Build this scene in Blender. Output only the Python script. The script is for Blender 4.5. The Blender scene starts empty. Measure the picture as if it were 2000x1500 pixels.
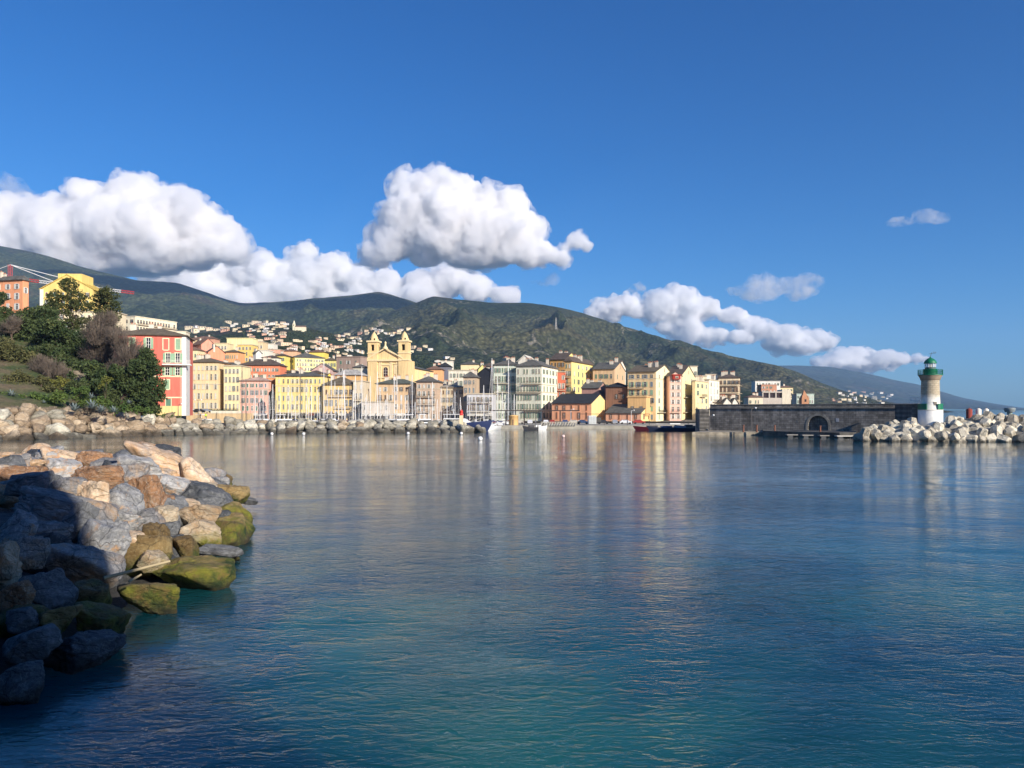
import bpy, bmesh, math, random
import numpy as np
from mathutils import Vector, Matrix
random.seed(7)
SC = bpy.context.scene
COL = SC.collection
R = math.radians
F = 1502.0; CX = 1000.0; HY = 800.0; CH = 6.0      # focal length in photo pixels, horizon row, eye height

# ---------- camera ----------
cam_d = bpy.data.cameras.new('camera'); cam = bpy.data.objects.new('camera', cam_d); COL.objects.link(cam)
cam.location = (0, 0, CH); cam.rotation_euler = (R(90), 0, 0)
cam_d.sensor_width = 36.0; cam_d.lens = 36.0*F/2000.0; cam_d.shift_y = 50.0/2000.0
cam_d.clip_start = 0.3; cam_d.clip_end = 60000
SC.camera = cam
# ---------- sky and sun ----------
SUN_EL = 23.0; SUN_AZ = 138.0      # azimuth clockwise from +Y
w = bpy.data.worlds.new('World'); SC.world = w; w.use_nodes = True
nt = w.node_tree; nt.nodes.clear()
sky = nt.nodes.new('ShaderNodeTexSky'); sky.sky_type = 'NISHITA'; sky.sun_disc = False
sky.sun_elevation = R(SUN_EL); sky.sun_rotation = R(SUN_AZ); sky.altitude = 0
sky.air_density = 1.0; sky.dust_density = 0.4; sky.ozone_density = 3.0
bg = nt.nodes.new('ShaderNodeBackground'); bg.inputs[1].default_value = 0.12
wo = nt.nodes.new('ShaderNodeOutputWorld')
# colour grade of the clear sky: a deeper blue than the plain model (per channel gain * value^power)
_sep = nt.nodes.new('ShaderNodeSeparateColor'); _com = nt.nodes.new('ShaderNodeCombineColor'); nt.links.new(sky.outputs[0], _sep.inputs[0])
for _i, (_g, _k) in enumerate(((2.1, 0.50), (1.2, 0.545), (1.04, 0.85))):
    _a = nt.nodes.new('ShaderNodeMath'); _a.operation = 'MULTIPLY'; _a.inputs[1].default_value = 0.12; nt.links.new(_sep.outputs[_i], _a.inputs[0])
    _b = nt.nodes.new('ShaderNodeMath'); _b.operation = 'POWER'; _b.inputs[1].default_value = _g; nt.links.new(_a.outputs[0], _b.inputs[0])
    _c = nt.nodes.new('ShaderNodeMath'); _c.operation = 'MULTIPLY'; _c.inputs[1].default_value = _k/0.12; nt.links.new(_b.outputs[0], _c.inputs[0])
    nt.links.new(_c.outputs[0], _com.inputs[_i])
nt.links.new(_com.outputs[0], bg.inputs[0]); nt.links.new(bg.outputs[0], wo.inputs[0])
sd = bpy.data.lights.new('sun', 'SUN'); sd.energy = 5.0; sd.angle = R(0.5); sd.color = (1.0, 0.92, 0.80)
so = bpy.data.objects.new('sun', sd); COL.objects.link(so)
sdir = Vector((math.sin(R(SUN_AZ))*math.cos(R(SUN_EL)), math.cos(R(SUN_AZ))*math.cos(R(SUN_EL)), math.sin(R(SUN_EL))))
so.rotation_euler = sdir.to_track_quat('Z', 'Y').to_euler(); so.location = (60, -60, 80)
SC.view_settings.view_transform = 'Standard'; SC.view_settings.look = 'None'
SC.view_settings.gamma = 1.0; SC.view_settings.exposure = 0.36
SC.cycles.max_bounces = 24; SC.cycles.transparent_max_bounces = 16; SC.cycles.volume_bounces = 15
SC.cycles.diffuse_bounces = 3; SC.cycles.glossy_bounces = 3
SC.cycles.volume_step_rate = 0.35; SC.cycles.use_denoising = True; SC.cycles.sample_clamp_indirect = 6.0

# ---------- helpers ----------
def P(px, py, Y): return Vector(((px-CX)/F*Y, Y, CH+(HY-py)/F*Y))
def X(px, Y): return (px-CX)/F*Y
def Zp(py, Y): return CH+(HY-py)/F*Y
def tag(o, label=None, cat=None, group=None, kind=None):
    if label: o['label'] = label
    if cat: o['category'] = cat
    if group: o['group'] = group
    if kind: o['kind'] = kind
    return o
def empty(name, loc, rz=0.0):
    o = bpy.data.objects.new(name, None); COL.objects.link(o); o.location = loc; o.rotation_euler = (0, 0, rz)
    o.empty_display_size = 0.5
    return o
def link(name, me, parent=None, loc=None, rot=None):
    o = bpy.data.objects.new(name, me); COL.objects.link(o)
    if parent: o.parent = parent
    if loc is not None: o.location = loc
    if rot is not None: o.rotation_euler = rot
    return o
class MB:
    """collects faces, each with a material slot, for ONE mesh"""
    def __init__(s): s.v = []; s.f = []; s.m = []; s.mats = []; s.smooth = []
    def mi(s, mat):
        if mat not in s.mats: s.mats.append(mat)
        return s.mats.index(mat)
    def add(s, vs, fs, mat, smooth=False):
        n = len(s.v); s.v += [tuple(v) for v in vs]; k = s.mi(mat)
        for f in fs: s.f.append(tuple(i+n for i in f)); s.m.append(k); s.smooth.append(smooth)
    def box(s, x0, x1, y0, y1, z0, z1, mat, M=None):
        vs = [(x0,y0,z0),(x1,y0,z0),(x1,y1,z0),(x0,y1,z0),(x0,y0,z1),(x1,y0,z1),(x1,y1,z1),(x0,y1,z1)]
        if M is not None: vs = [M @ Vector(v) for v in vs]
        s.add(vs, [(0,3,2,1),(4,5,6,7),(0,1,5,4),(1,2,6,5),(2,3,7,6),(3,0,4,7)], mat)
    def tube(s, a, b, r0, r1, mat, n=8, caps=True):
        a = Vector(a); b = Vector(b); d = (b-a)
        if d.length < 1e-6: return
        q = d.to_track_quat('Z', 'Y'); vs = []
        for p, r in ((a, r0), (b, r1)):
            for i in range(n):
                t = 2*math.pi*i/n; vs.append(p + q @ Vector((r*math.cos(t), r*math.sin(t), 0)))
        fs = [(i, (i+1)%n, n+(i+1)%n, n+i) for i in range(n)]
        s.add(vs, fs, mat, n > 6)
        if caps: s.add(vs, [tuple(range(n-1,-1,-1)), tuple(range(n, 2*n))], mat)
    def lathe(s, prof, mat, n=24, c=(0,0,0), smooth=True):
        vs = []
        for r, z in prof:
            for i in range(n):
                t = 2*math.pi*i/n; vs.append((c[0]+r*math.cos(t), c[1]+r*math.sin(t), c[2]+z))
        fs = []
        for k in range(len(prof)-1):
            for i in range(n):
                fs.append((k*n+i, k*n+(i+1)%n, (k+1)*n+(i+1)%n, (k+1)*n+i))
        s.add(vs, fs, mat, smooth)
        s.add(vs[:n], [tuple(range(n-1,-1,-1))], mat); s.add(vs[-n:], [tuple(range(n))], mat)
    def mesh(s, name):
        me = bpy.data.meshes.new(name); me.from_pydata(s.v, [], s.f)
        for m in s.mats: me.materials.append(m)
        me.polygons.foreach_set('material_index', s.m); me.polygons.foreach_set('use_smooth', s.smooth)
        me.update(); return me
    def build(s, name, parent=None, loc=None, rot=None): return link(name, s.mesh(name), parent, loc, rot)
def npmesh(name, V, Fa, mats, smooth=True, mi=None):
    me = bpy.data.meshes.new(name); V = np.asarray(V, dtype=np.float32); Fa = np.asarray(Fa, dtype=np.int32)
    k = Fa.shape[1]
    me.vertices.add(len(V)); me.vertices.foreach_set('co', V.ravel())
    me.loops.add(Fa.size); me.loops.foreach_set('vertex_index', Fa.ravel())
    me.polygons.add(len(Fa)); me.polygons.foreach_set('loop_start', np.arange(0, Fa.size, k, dtype=np.int32))
    me.polygons.foreach_set('loop_total', np.full(len(Fa), k, dtype=np.int32))
    for m in mats: me.materials.append(m)
    if mi is not None: me.polygons.foreach_set('material_index', np.asarray(mi, dtype=np.int32))
    me.polygons.foreach_set('use_smooth', np.full(len(Fa), smooth, dtype=bool))
    me.update(calc_edges=True); me.validate(); return me
def grid_faces(nr, nc):
    i = np.arange(nr-1)[:, None]*nc + np.arange(nc-1)[None, :]
    return np.stack([i, i+1, i+nc+1, i+nc], -1).reshape(-1, 4)
# value noise
def _h(ix, iy, iz, seed):
    n = (ix.astype(np.uint32)*np.uint32(374761393) + iy.astype(np.uint32)*np.uint32(668265263)
         + iz.astype(np.uint32)*np.uint32(2147483647) + np.uint32((seed*974634777) & 0xffffffff))
    n = (n ^ (n >> np.uint32(13)))*np.uint32(1274126177); n = n ^ (n >> np.uint32(16))
    n = n*np.uint32(2246822519); n = n ^ (n >> np.uint32(15))
    return n.astype(np.float64)/4294967295.0
def vnoise(p, seed=0):
    f = np.floor(p); t = p-f; t = t*t*t*(t*(t*6-15)+10); i = f.astype(np.int64)
    r = 0
    for a in (0, 1):
        for b in (0, 1):
            for c in (0, 1):
                wgt = (t[:,0] if a else 1-t[:,0])*(t[:,1] if b else 1-t[:,1])*(t[:,2] if c else 1-t[:,2])
                r = r + wgt*_h(i[:,0]+a, i[:,1]+b, i[:,2]+c, seed)
    return r*2-1
def fbm(p, octs=4, seed=0, gain=0.5, kind=0):
    p = np.asarray(p, dtype=np.float64); r = 0; a = 1; s = 0
    for k in range(octs):
        n = vnoise(p*(2.03**k) + 17.3*k, seed+k)
        if kind == 1: n = 1-2*np.abs(n)     # ridged
        if kind == 2: n = 2*np.abs(n)-0.6   # billow
        r = r+a*n; s += a; a *= gain
    return r/s
# ---------- materials ----------
def new_mat(name):
    m = bpy.data.materials.new(name); m.use_nodes = True; t = m.node_tree
    b = t.nodes['Principled BSDF']; return m, t, b
def nd(t, typ, **kw):
    n = t.nodes.new(typ)
    for k, v in kw.items(): setattr(n, k, v)
    return n
def noise(t, scale, detail=4, rough=0.55, vec=None, dist=0.0):
    n = nd(t, 'ShaderNodeTexNoise'); n.inputs['Scale'].default_value = scale; n.inputs['Detail'].default_value = detail
    n.inputs['Roughness'].default_value = rough; n.inputs['Distortion'].default_value = dist
    if vec is not None: t.links.new(vec, n.inputs['Vector'])
    return n.outputs['Fac']
def ramp(t, fac, stops):
    n = nd(t, 'ShaderNodeValToRGB'); e = n.color_ramp.elements
    while len(e) < len(stops): e.new(0.5)
    for i, (p, c) in enumerate(stops):
        e[i].position = p
        e[i].color = (c[0], c[1], c[2], 1) if hasattr(c, '__len__') else (c, c, c, 1)
    t.links.new(fac, n.inputs[0]); return n.outputs[0]
def mix(t, fac, a, b, mode='MIX'):
    n = nd(t, 'ShaderNodeMix', data_type='RGBA', blend_type=mode)
    for k, v in ((0, fac), (6, a), (7, b)):
        if hasattr(v, 'is_linked'): t.links.new(v, n.inputs[k])
        elif k == 0: n.inputs[0].default_value = v
        else: n.inputs[k].default_value = (v[0], v[1], v[2], 1)
    return n.outputs[2]
def math_(t, op, a, b=None, clamp=False):
    n = nd(t, 'ShaderNodeMath', operation=op, use_clamp=clamp)
    for k, v in ((0, a), (1, b)):
        if v is None: continue
        if hasattr(v, 'is_linked'): t.links.new(v, n.inputs[k])
        else: n.inputs[k].default_value = v
    return n.outputs[0]
def bump(t, b, h, strength, dist):
    n = nd(t, 'ShaderNodeBump'); n.inputs['Strength'].default_value = strength; n.inputs['Distance'].default_value = dist
    t.links.new(h, n.inputs['Height'])
    t.links.new(n.outputs[0], b.inputs['Normal']); return n
def geo(t, scale=None):
    g = nd(t, 'ShaderNodeNewGeometry').outputs['Position']
    if scale is None: return g
    m = nd(t, 'ShaderNodeMapping'); m.inputs['Scale'].default_value = scale; t.links.new(g, m.inputs['Vector'])
    return m.outputs[0]
def objc(t, scale=None):
    g = nd(t, 'ShaderNodeTexCoord').outputs['Object']
    if scale is None: return g
    m = nd(t, 'ShaderNodeMapping'); m.inputs['Scale'].default_value = scale; t.links.new(g, m.inputs['Vector'])
    return m.outputs[0]
def rnd(t): return nd(t, 'ShaderNodeObjectInfo').outputs['Random']
_pc = {}
def plain(col, rough=0.7, name='paint', metal=0.0, var=0.12, sc=1.5):
    key = (tuple(round(c, 3) for c in col), rough, name, metal)
    if key in _pc: return _pc[key]
    m, t, b = new_mat(name)
    n = noise(t, sc, 4, 0.6, geo(t))
    c = mix(t, 1.0, col, ramp(t, n, [(0.25, 1-var*1.5), (0.75, 1+var*0.5)]), 'MULTIPLY')
    t.links.new(c, b.inputs['Base Color']); b.inputs['Roughness'].default_value = rough
    b.inputs['Metallic'].default_value = metal
    _pc[key] = m; return m
# ---------- water ----------
def water_mat():
    m, t, b = new_mat('sea_water')
    g = geo(t)
    # what shows through: shallow sand and weed patches near the shore, deep blue further out
    sep = nd(t, 'ShaderNodeSeparateXYZ'); t.links.new(g, sep.inputs[0])
    patches = noise(t, 0.09, 3, 0.5, g, 0.6)
    pc = ramp(t, patches, [(0.36, (0.005, 0.040, 0.066)), (0.48, (0.007, 0.070, 0.085)), (0.60, (0.018, 0.125, 0.112))])
    far = nd(t, 'ShaderNodeMapRange'); t.links.new(sep.outputs[1], far.inputs[0])
    far.inputs[1].default_value = 14; far.inputs[2].default_value = 42
    c = mix(t, far.outputs[0], pc, (0.003, 0.040, 0.058))
    t.links.new(c, b.inputs['Base Color'])
    b.inputs['Roughness'].default_value = 0.03; b.inputs['IOR'].default_value = 1.33
    b.subsurface_method = 'BURLEY'; b.inputs['Subsurface Weight'].default_value = 1.0; b.inputs['Subsurface Radius'].default_value = (1.0, 1.0, 1.0); b.inputs['Subsurface Scale'].default_value = 6.0
    n1 = noise(t, 1.0, 2, 0.5, geo(t, (0.16, 0.22, 0.2)), 0.3)
    n2 = noise(t, 1.0, 3, 0.55, geo(t, (1.15, 2.2, 1)), 0.5)
    n3 = noise(t, 1.0, 3, 0.6, geo(t, (3.2, 6.5, 4)), 0.6)
    # calm and ruffled patches
    ruf = ramp(t, noise(t, 0.045, 3, 0.5, geo(t, (0.5, 1.3, 1))), [(0.35, 0.25), (0.65, 1.0)])
    cd = nd(t, 'ShaderNodeMapRange'); t.links.new(sep.outputs[1], cd.inputs[0]); cd.inputs[1].default_value = 22; cd.inputs[2].default_value = 120; cd.inputs[3].default_value = 1.0; cd.inputs[4].default_value = 0.36   # sheltered, calmer water inside the harbour
    ruf = math_(t, 'MULTIPLY', ruf, cd.outputs[0])
    rg = math_(t, 'SUBTRACT', 1.0, math_(t, 'ABSOLUTE', math_(t, 'SUBTRACT', math_(t, 'MULTIPLY', n2, 2.0), 1.0)))   # peaked little crests
    n2 = math_(t, 'ADD', math_(t, 'MULTIPLY', n2, .6), math_(t, 'MULTIPLY', rg, .35))
    h = math_(t, 'ADD', math_(t, 'MULTIPLY', math_(t, 'MULTIPLY', n1, 0.16), cd.outputs[0]),
        math_(t, 'MULTIPLY', math_(t, 'ADD', math_(t, 'MULTIPLY', n2, 0.10), math_(t, 'MULTIPLY', n3, 0.033)), ruf))
    bump(t, b, h, 1.0, 1.0)
    return m
wm = water_mat()
me = npmesh('water', [(-13500,-280,0),(13500,-280,0),(13500,12300,0),(-13500,12300,0)], [(0,1,2,3)], [wm], False)
tag(link('sea_water', me), kind='structure')

# ---------- hills ----------
def hill_mat(name, dark, mid, pale, sc, rockth, brown=(0.10,0.075,0.06)):
    m, t, b = new_mat(name); g = geo(t)
    big = noise(t, 0.0022, 5, 0.6, g, 0.5)
    c = mix(t, ramp(t, big, [(0.4, 0.0), (0.62, 1.0)]), dark, mid)
    c = mix(t, ramp(t, noise(t, 0.0016, 4, 0.55, geo(t, (1,1,2.5)), 1.0), [(0.55, 0.0), (0.68, 0.8)]), c, brown)
    v = nd(t, 'ShaderNodeTexVoronoi'); v.inputs['Scale'].default_value = sc; t.links.new(g, v.inputs['Vector'])
    c = mix(t, 1.0, c, ramp(t, v.outputs['Distance'], [(0.0, 1.35), (0.8, 0.45)]), 'MULTIPLY')
    fine = noise(t, sc*0.35, 6, 0.7, g)
    c = mix(t, 1.0, c, ramp(t, fine, [(0.3, 0.6), (0.7, 1.35)]), 'MULTIPLY')
    rk = math_(t, 'MULTIPLY', math_(t, 'ADD', math_(t, 'MULTIPLY', noise(t, 0.02, 9, 0.8, geo(t, (1, 1, 0.5)), 0.8), .75), math_(t, 'MULTIPLY', noise(t, .11, 5, .8, g), .25)), ramp(t, noise(t, 0.003, 3, 0.5, g), [(0.35, 0.75), (0.65, 1.05)]))
    c = mix(t, ramp(t, rk, [(rockth, 0.0), (rockth+0.07, 1.0)]), c, pale)
    t.links.new(c, b.inputs['Base Color']); b.inputs['Roughness'].default_value = 0.95
    b.inputs['Specular IOR Level'].default_value = 0.1
    h = math_(t, 'ADD', ramp(t, v.outputs['Distance'], [(0, 1), (0.8, 0)]), fine)
    bump(t, b, h, 0.8, 1.3/sc*0.35)
    return m
def hill(name, pts, Y0, Y1, foot, mat, px0, px1, nc, nr, amp, nsc, power=1.0, seed=1, back=1.25, zback=0.55, Yvar=0.0, spur=0.0):
    xs = np.array([p[0] for p in pts]); ys = np.array([p[1] for p in pts])
    px = np.linspace(px0, px1, nc)
    rid = np.interp(px, xs, ys)
    k = np.hanning(9); k /= k.sum(); pad = np.pad(rid, 4, mode='edge'); rid = np.convolve(pad, k, 'valid')
    u = np.linspace(0, 1, nr)
    T, PX = np.meshgrid(u, px, indexing='ij'); RID = np.broadcast_to(rid, T.shape)
    if not hasattr(foot, '__len__'): foot = [(0, foot), (1, foot)]
    FT = np.broadcast_to(np.interp(px, [p[0] for p in foot], [p[1] for p in foot]), T.shape)
    Y = Y0+(Y1-Y0)*T
    py = FT+(RID-FT)*T**power
    Xw = (PX-CX)/F*Y; Z = CH+(HY-py)/F*Y
    q = np.stack([Xw, Y, Z*0], -1).reshape(-1, 3)*nsc
    n = fbm(q, 6, seed, 0.5, 1).reshape(T.shape)
    env = np.clip(T*3, 0, 1)*np.clip((1-T)*3.0, 0.0, 1)
    env = env*np.clip((FT-RID)/130, 0.04, 1)
    n2 = fbm(q*7, 3, seed+9).reshape(T.shape)
    Z = Z + env*amp*(n-0.15) + n2*amp*0.10*np.clip((FT-RID)/100, .1, 1)*np.clip(T*4, 0, 1)*(0.35+0.65*np.clip((1-T)*4, 0, 1))
    # far side, falling away behind the ridge
    rows = []
    for a in (0.25, 0.5, 0.75, 1.0):
        Yb = Y[-1]*(1+(back-1)*a); rows.append(np.stack([Xw[-1]*(1+(back-1)*a), Yb, Z[-1]*(1-(1-zback)*a*a)], -1))
    V = np.concatenate([np.stack([Xw, Y, Z], -1)]+[r[None] for r in rows], 0)
    nr2 = V.shape[0]
    me = npmesh(name, V.reshape(-1, 3), grid_faces(nr2, nc), [mat])
    return tag(link(name, me), kind='structure')
HB = [(-900,470),(-200,462),(0,480),(60,492),(100,502),(160,522),(200,532),(270,548),(345,552),(375,562),(400,570),(440,585),(470,592),(500,592),(560,588),(620,582),(680,577),(715,573),(740,569),(765,576),(790,583),(812,590),(850,600),(1000,640),(1300,715),(1500,765),(1700,810),(2700,900)]
HF = [(-900,700),(350,715),(560,690),(620,665),(700,636),(760,610),(812,592),(845,579),(870,582),(905,586),(960,592),(1000,591),(1040,592),(1080,598),(1140,612),(1200,632),(1280,655),(1330,670),(1380,685),(1450,700),(1520,714),(1560,727),(1600,746),(1650,764),(1700,777),(1760,790),(1840,801),(1900,812),(2700,840)]
HD = [(900,760),(1300,730),(1450,719),(1520,714),(1560,714),(1620,716),(1660,723),(1700,731),(1750,743),(1790,750),(1830,762),(1880,777),(1940,788),(2000,797),(2100,801),(2300,802)]
HM = [(-900,690),(150,660),(300,655),(400,650),(450,641),(520,634),(560,633),(600,640),(650,652),(700,660),(750,672),(800,683),(850,697),(900,706),(960,715),(1050,727),(1200,742),(1500,768),(1600,786),(1700,806),(2700,880)]
hmB = hill_mat('hill_scrub', (0.040,0.056,0.028), (0.085,0.095,0.042), (0.17,0.155,0.125), 0.05, 0.60, (0.085,0.062,0.048))
hmF = hill_mat('maquis_scrub', (0.030,0.044,0.022), (0.098,0.096,0.046), (0.25,0.22,0.17), 0.07, 0.532, (0.105,0.085,0.048))
hmM = hill_mat('wooded_slope', (0.018,0.030,0.014), (0.050,0.065,0.026), (0.22,0.19,0.14), 0.11, 0.62)
hmD = hill_mat('distant_scrub', (0.034,0.048,0.036), (0.05,0.062,0.042), (0.15,0.14,0.13), 0.012, 0.62)
HBF = [(-900,700),(600,715),(1000,740),(1500,800),(1700,830),(2700,930)]
hill('hills', HB, 2400, 5000, HBF, hmB, -900, 2700, 620, 130, 130, 0.0014, 0.8, 3)
hill('hills', HF, 1500, 3500, [(-900,760),(600,740),(1000,755),(1500,780),(1700,797),(1850,806),(2700,850)], hmF, -200, 2700, 680, 170, 110, 0.0028, 0.85, 11)
hill('hills', HD, 6500, 10500, [(900,780),(2000,801.5),(2300,802)], hmD, 900, 2300, 420, 60, 150, 0.0006, 0.9, 23, 1.08)
hill('hills', HM, 470, 1650, [(-900,790),(300,752),(720,768),(1000,784),(1500,797),(1600,806),(2700,890)], hmM, -900, 2700, 520, 110, 16, 0.006, 0.75, 31, 1.3, 0.5)

from mathutils.bvhtree import BVHTree
def _bvh():
    V = []; Pl = []; off = 0
    for o in COL.objects:
        if o.name.startswith('hills'):
            n = len(o.data.vertices); a = np.empty(n*3); o.data.vertices.foreach_get('co', a); V += [tuple(v) for v in a.reshape(-1, 3)]
            q = np.empty(len(o.data.polygons)*4, dtype=np.int32); o.data.polygons.foreach_get('vertices', q); Pl += (q.reshape(-1, 4)+off).tolist(); off += n
    return BVHTree.FromPolygons(V, Pl)
HILLS = _bvh()
def hill_hit(px, py):
    o = Vector((0, 0, CH)); d = Vector(((px-CX)/F, 1, (HY-py)/F)).normalized(); return HILLS.ray_cast(o, d)[0]
# ---------- clouds ----------
def cloud_mat(name, dens, nsc=0.004):
    m, t, b = new_mat(name); t.nodes.remove(b)
    out = [n for n in t.nodes if n.type == 'OUTPUT_MATERIAL'][0]
    v = nd(t, 'ShaderNodeVolumeScatter'); v.inputs['Color'].default_value = (0.995, 0.995, 0.995, 1)
    v.inputs['Density'].default_value = dens; v.inputs['Anisotropy'].default_value = 0.1
    t.links.new(v.outputs[0], out.inputs['Volume']); return m
cmA = cloud_mat('cloud_vapour', 0.015)
cmC = cloud_mat('faint_cloud_vapour', 0.0022)
def wisp_mat(name, dens, sc):
    m = cloud_mat(name, dens); t = m.node_tree; v = [n for n in t.nodes if n.type == 'VOLUME_SCATTER'][0]
    n = noise(t, sc, 5, .65, geo(t), .4)
    t.links.new(ramp(t, n, [(.44, 0.0), (.62, 1.0)]), v.inputs['Density'])
    mm = math_(t, 'MULTIPLY', ramp(t, n, [(.43, 0.0), (.60, 1.0)]), dens); t.links.new(mm, v.inputs['Density']); return m
cmW = wisp_mat('wispy_cloud_vapour', 0.012, 0.0085)
cmT = wisp_mat('torn_cloud_vapour', 0.0035, 0.0045)
cmB = cloud_mat('thin_cloud_vapour', 0.004)
_t = bpy.data.meshes.new('t')
def ico(sub):
    bm = bmesh.new(); bmesh.ops.create_icosphere(bm, subdivisions=sub, radius=1.0)
    V = np.array([v.co[:] for v in bm.verts]); Fa = np.array([[v.index for v in f.verts] for f in bm.faces]); bm.free()
    return V, Fa
ICO2 = ico(2); ICO3 = ico(3); ICO4 = ico(4); ICO1 = ico(1)
def cloud(label, puffs, Y, base=None, mat=None, vox=24, disp=1.0, depth=1.0, seed=0, flat=1.0, fringe=True):
    mat = mat or cmA; rs = np.random.RandomState(seed+5)
    Vs = []; Fs = []; off = 0; s = Y/F
    for p in puffs:
        px, py, r = p[:3]; ry = p[3] if len(p) > 3 else r
        for k in range(1 if r < 14 else 3):
            jx, jz = (0, 0) if k == 0 else (rs.uniform(-.45, .45)*r, rs.uniform(-.35, .35)*ry)
            q = 1.0 if k == 0 else rs.uniform(0.55, 0.8)
            jy = rs.uniform(-0.5, 0.5)*r*depth if k else rs.uniform(-.2, .2)*r
            c = np.array([(px+jx-CX)*s, Y+jy*s, CH+(HY-py+jz)*s])
            V, Fa = ICO2
            Vs.append(V*np.array([r*q, r*q*depth*1.1, ry*q])*s+c); Fs.append(Fa+off); off += len(V)
    me = npmesh('cloud', np.concatenate(Vs), np.concatenate(Fs), [mat])
    o = link('cloud', me)
    md = o.modifiers.new('r', 'REMESH'); md.mode = 'VOXEL'; md.voxel_size = vox; md.use_smooth_shade = True
    dg = bpy.context.evaluated_depsgraph_get(); dg.update()
    m2 = bpy.data.meshes.new_from_object(o.evaluated_get(dg)); o.modifiers.clear(); o.data = m2; bpy.data.meshes.remove(me)
    n = len(m2.vertices); co = np.empty(n*3); m2.vertices.foreach_get('co', co); co = co.reshape(-1, 3)
    nn = np.empty(n*3); m2.vertices.foreach_get('normal', nn); nn = nn.reshape(-1, 3)
    zc = CH+(HY-base)*s if base else -1e9
    amp = np.ones(n) if base is None else np.clip((co[:, 2]-zc)/(40*s)+0.35, 0.3, 1)
    L = 38*s*disp
    d = fbm(co/(L*1.8), 3, seed, .5, 0)*L*0.75
    co = co+nn*(d*amp)[:, None]
    bil = -np.abs(vnoise(co/(L*.8), seed+40))*.16-np.abs(vnoise(co/(L*.42)+9, seed+41))*.14-np.abs(vnoise(co/(L*.22)+5, seed+42))*.15-np.abs(vnoise(co/(L*.11)+5, seed+43))*.12
    co = co+nn*((bil+.28)*L*amp)[:, None]
    if base is not None:
        wv = fbm(co/(L*3), 3, seed+77)*9*s
        low = co[:, 2] < zc+wv; co[low, 2] = (zc+wv)[low]+(co[low, 2]-(zc+wv)[low])*0.22
    m2.vertices.foreach_set('co', co.ravel()); m2.update()
    def clean(me_in, v):       # voxel pass again: closes the folds made by the displacement
        o.data = me_in; md = o.modifiers.new('r', 'REMESH'); md.mode = 'VOXEL'; md.voxel_size = v
        dg = bpy.context.evaluated_depsgraph_get(); dg.update(); r_ = bpy.data.meshes.new_from_object(o.evaluated_get(dg)); o.modifiers.clear(); return r_
    m3 = clean(m2, vox*.9)
    if fringe and mat is cmA:
        n3 = len(m2.vertices); nn3 = np.empty(n3*3); m2.vertices.foreach_get('normal', nn3); nn3 = nn3.reshape(-1, 3)
        dd = (fbm(co/(L*.9)+31, 6, seed+90, .72)*.8+.15)*L
        m2.vertices.foreach_set('co', (co+nn3*(np.maximum(dd, -.1*L)*np.clip(amp, .3, 1))[:, None]).ravel()); m2.update()
        m4 = clean(m2, vox*1.3); m4.materials.clear(); m4.materials.append(cmW); fo = link('cloud_fringe', m4, o)
    o.data = m3; m2 = m3; m2.materials.clear(); m2.materials.append(mat)
    m2.polygons.foreach_set('use_smooth', np.ones(len(m2.polygons), dtype=bool)); m2.update()
    o.data.name = 'cloud'
    tag(o, label, 'cloud', 'clouds in the sky'); return o
cloud('big white heaped cloud with grey underside above the church towers',
  [(800,390,40),(780,372,24),(822,372,26),(862,378,34),(905,398,40),(950,410,36),(995,412,36),(1040,445,36),(1000,465,50),(940,460,62),(870,445,66),(800,435,56),(772,470,44),(745,497,28),(722,515,16,9),(830,488,42),(900,492,40),(1062,488,24),(1030,505,30,16),(960,500,30),(1090,503,16,8),(700,519,10,5)],
  9000, 521, None, 12.5, 1.0, 0.9, 1)
cloud('small white puff of cloud beside the right end of the big heaped cloud', [(1125,474,20,15),(1145,482,14,11),(1108,486,12,10),(1095,498,12,7)], 9000, None, None, 11, 0.45, 0.8, 2)
cloud('wide grey bottomed cloud resting over the left mountain ridge',
  [(-120,440,90),(-20,445,60),(40,438,46),(110,440,46),(185,392,32),(165,420,34),(275,395,48),(230,402,34),(335,408,44),(390,438,42),(428,468,34),(448,488,20),(330,465,64),(240,455,66),(150,470,56),(60,480,54),(310,500,46),(210,505,48),(260,522,50,18),(150,512,60,20),(30,500,60,24),(380,494,40),(-80,500,60)],
  8600, 534, None, 14, 1.0, 1.3, 3)
cloud('ragged wisp of cloud at the left edge of the sky', [(-14,325,24,16),(20,362,34,14),(56,378,28,9),(-5,350,26,16),(80,385,16,5)], 9200, None, cmT, 18, 0.9, 0.7, 4)
cloud('long low bank of cloud lying behind the mountain ridge',
  [(320,530,40,24),(370,535,40,30),(420,540,40,32),(470,540,38,34),(520,535,38,34),(565,545,34,30),(610,540,38,34),(650,532,40,34),(700,550,36,32),(755,560,38,30),(820,563,38,30),(875,556,38,28),(930,566,30,22),(985,576,26,14),(560,575,60,24),(680,582,60,20),(590,493,22,13),(420,570,60,24),(480,590,60,12),(800,585,60,14)],
  12800, None, None, 21, 0.8, 0.8, 5)
cloud('broad ragged cloud over the descending right ridge',
  [(1190,602,28,18),(1225,596,26,17),(1160,612,14,8),(1290,600,40,24),(1332,580,28,26),(1332,562,14,10),(1375,602,36,20),(1430,614,34,15),(1470,632,26,11),(1345,645,32,20),(1392,656,30,15),(1300,640,24,10),(1245,608,18,10)],
  16500, None, None, 30, 0.7, 0.8, 6)
cloud('white cloud bank low above the distant blue hill', [(1490,642,30,15),(1535,655,38,20),(1580,662,36,19),(1610,670,18,12),(1540,674,50,10),(1450,660,24,6)], 16500, None, None, 30, 0.7, 0.8, 7)
cloud('thin grey lens shaped cloud high on the right', [(1450,568,34,11),(1495,560,34,18),(1535,560,30,18),(1590,550,26,14),(1560,570,40,10),(1480,575,50,8)], 14500, None, cmT, 26, 0.7, 0.7, 8)
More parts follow.
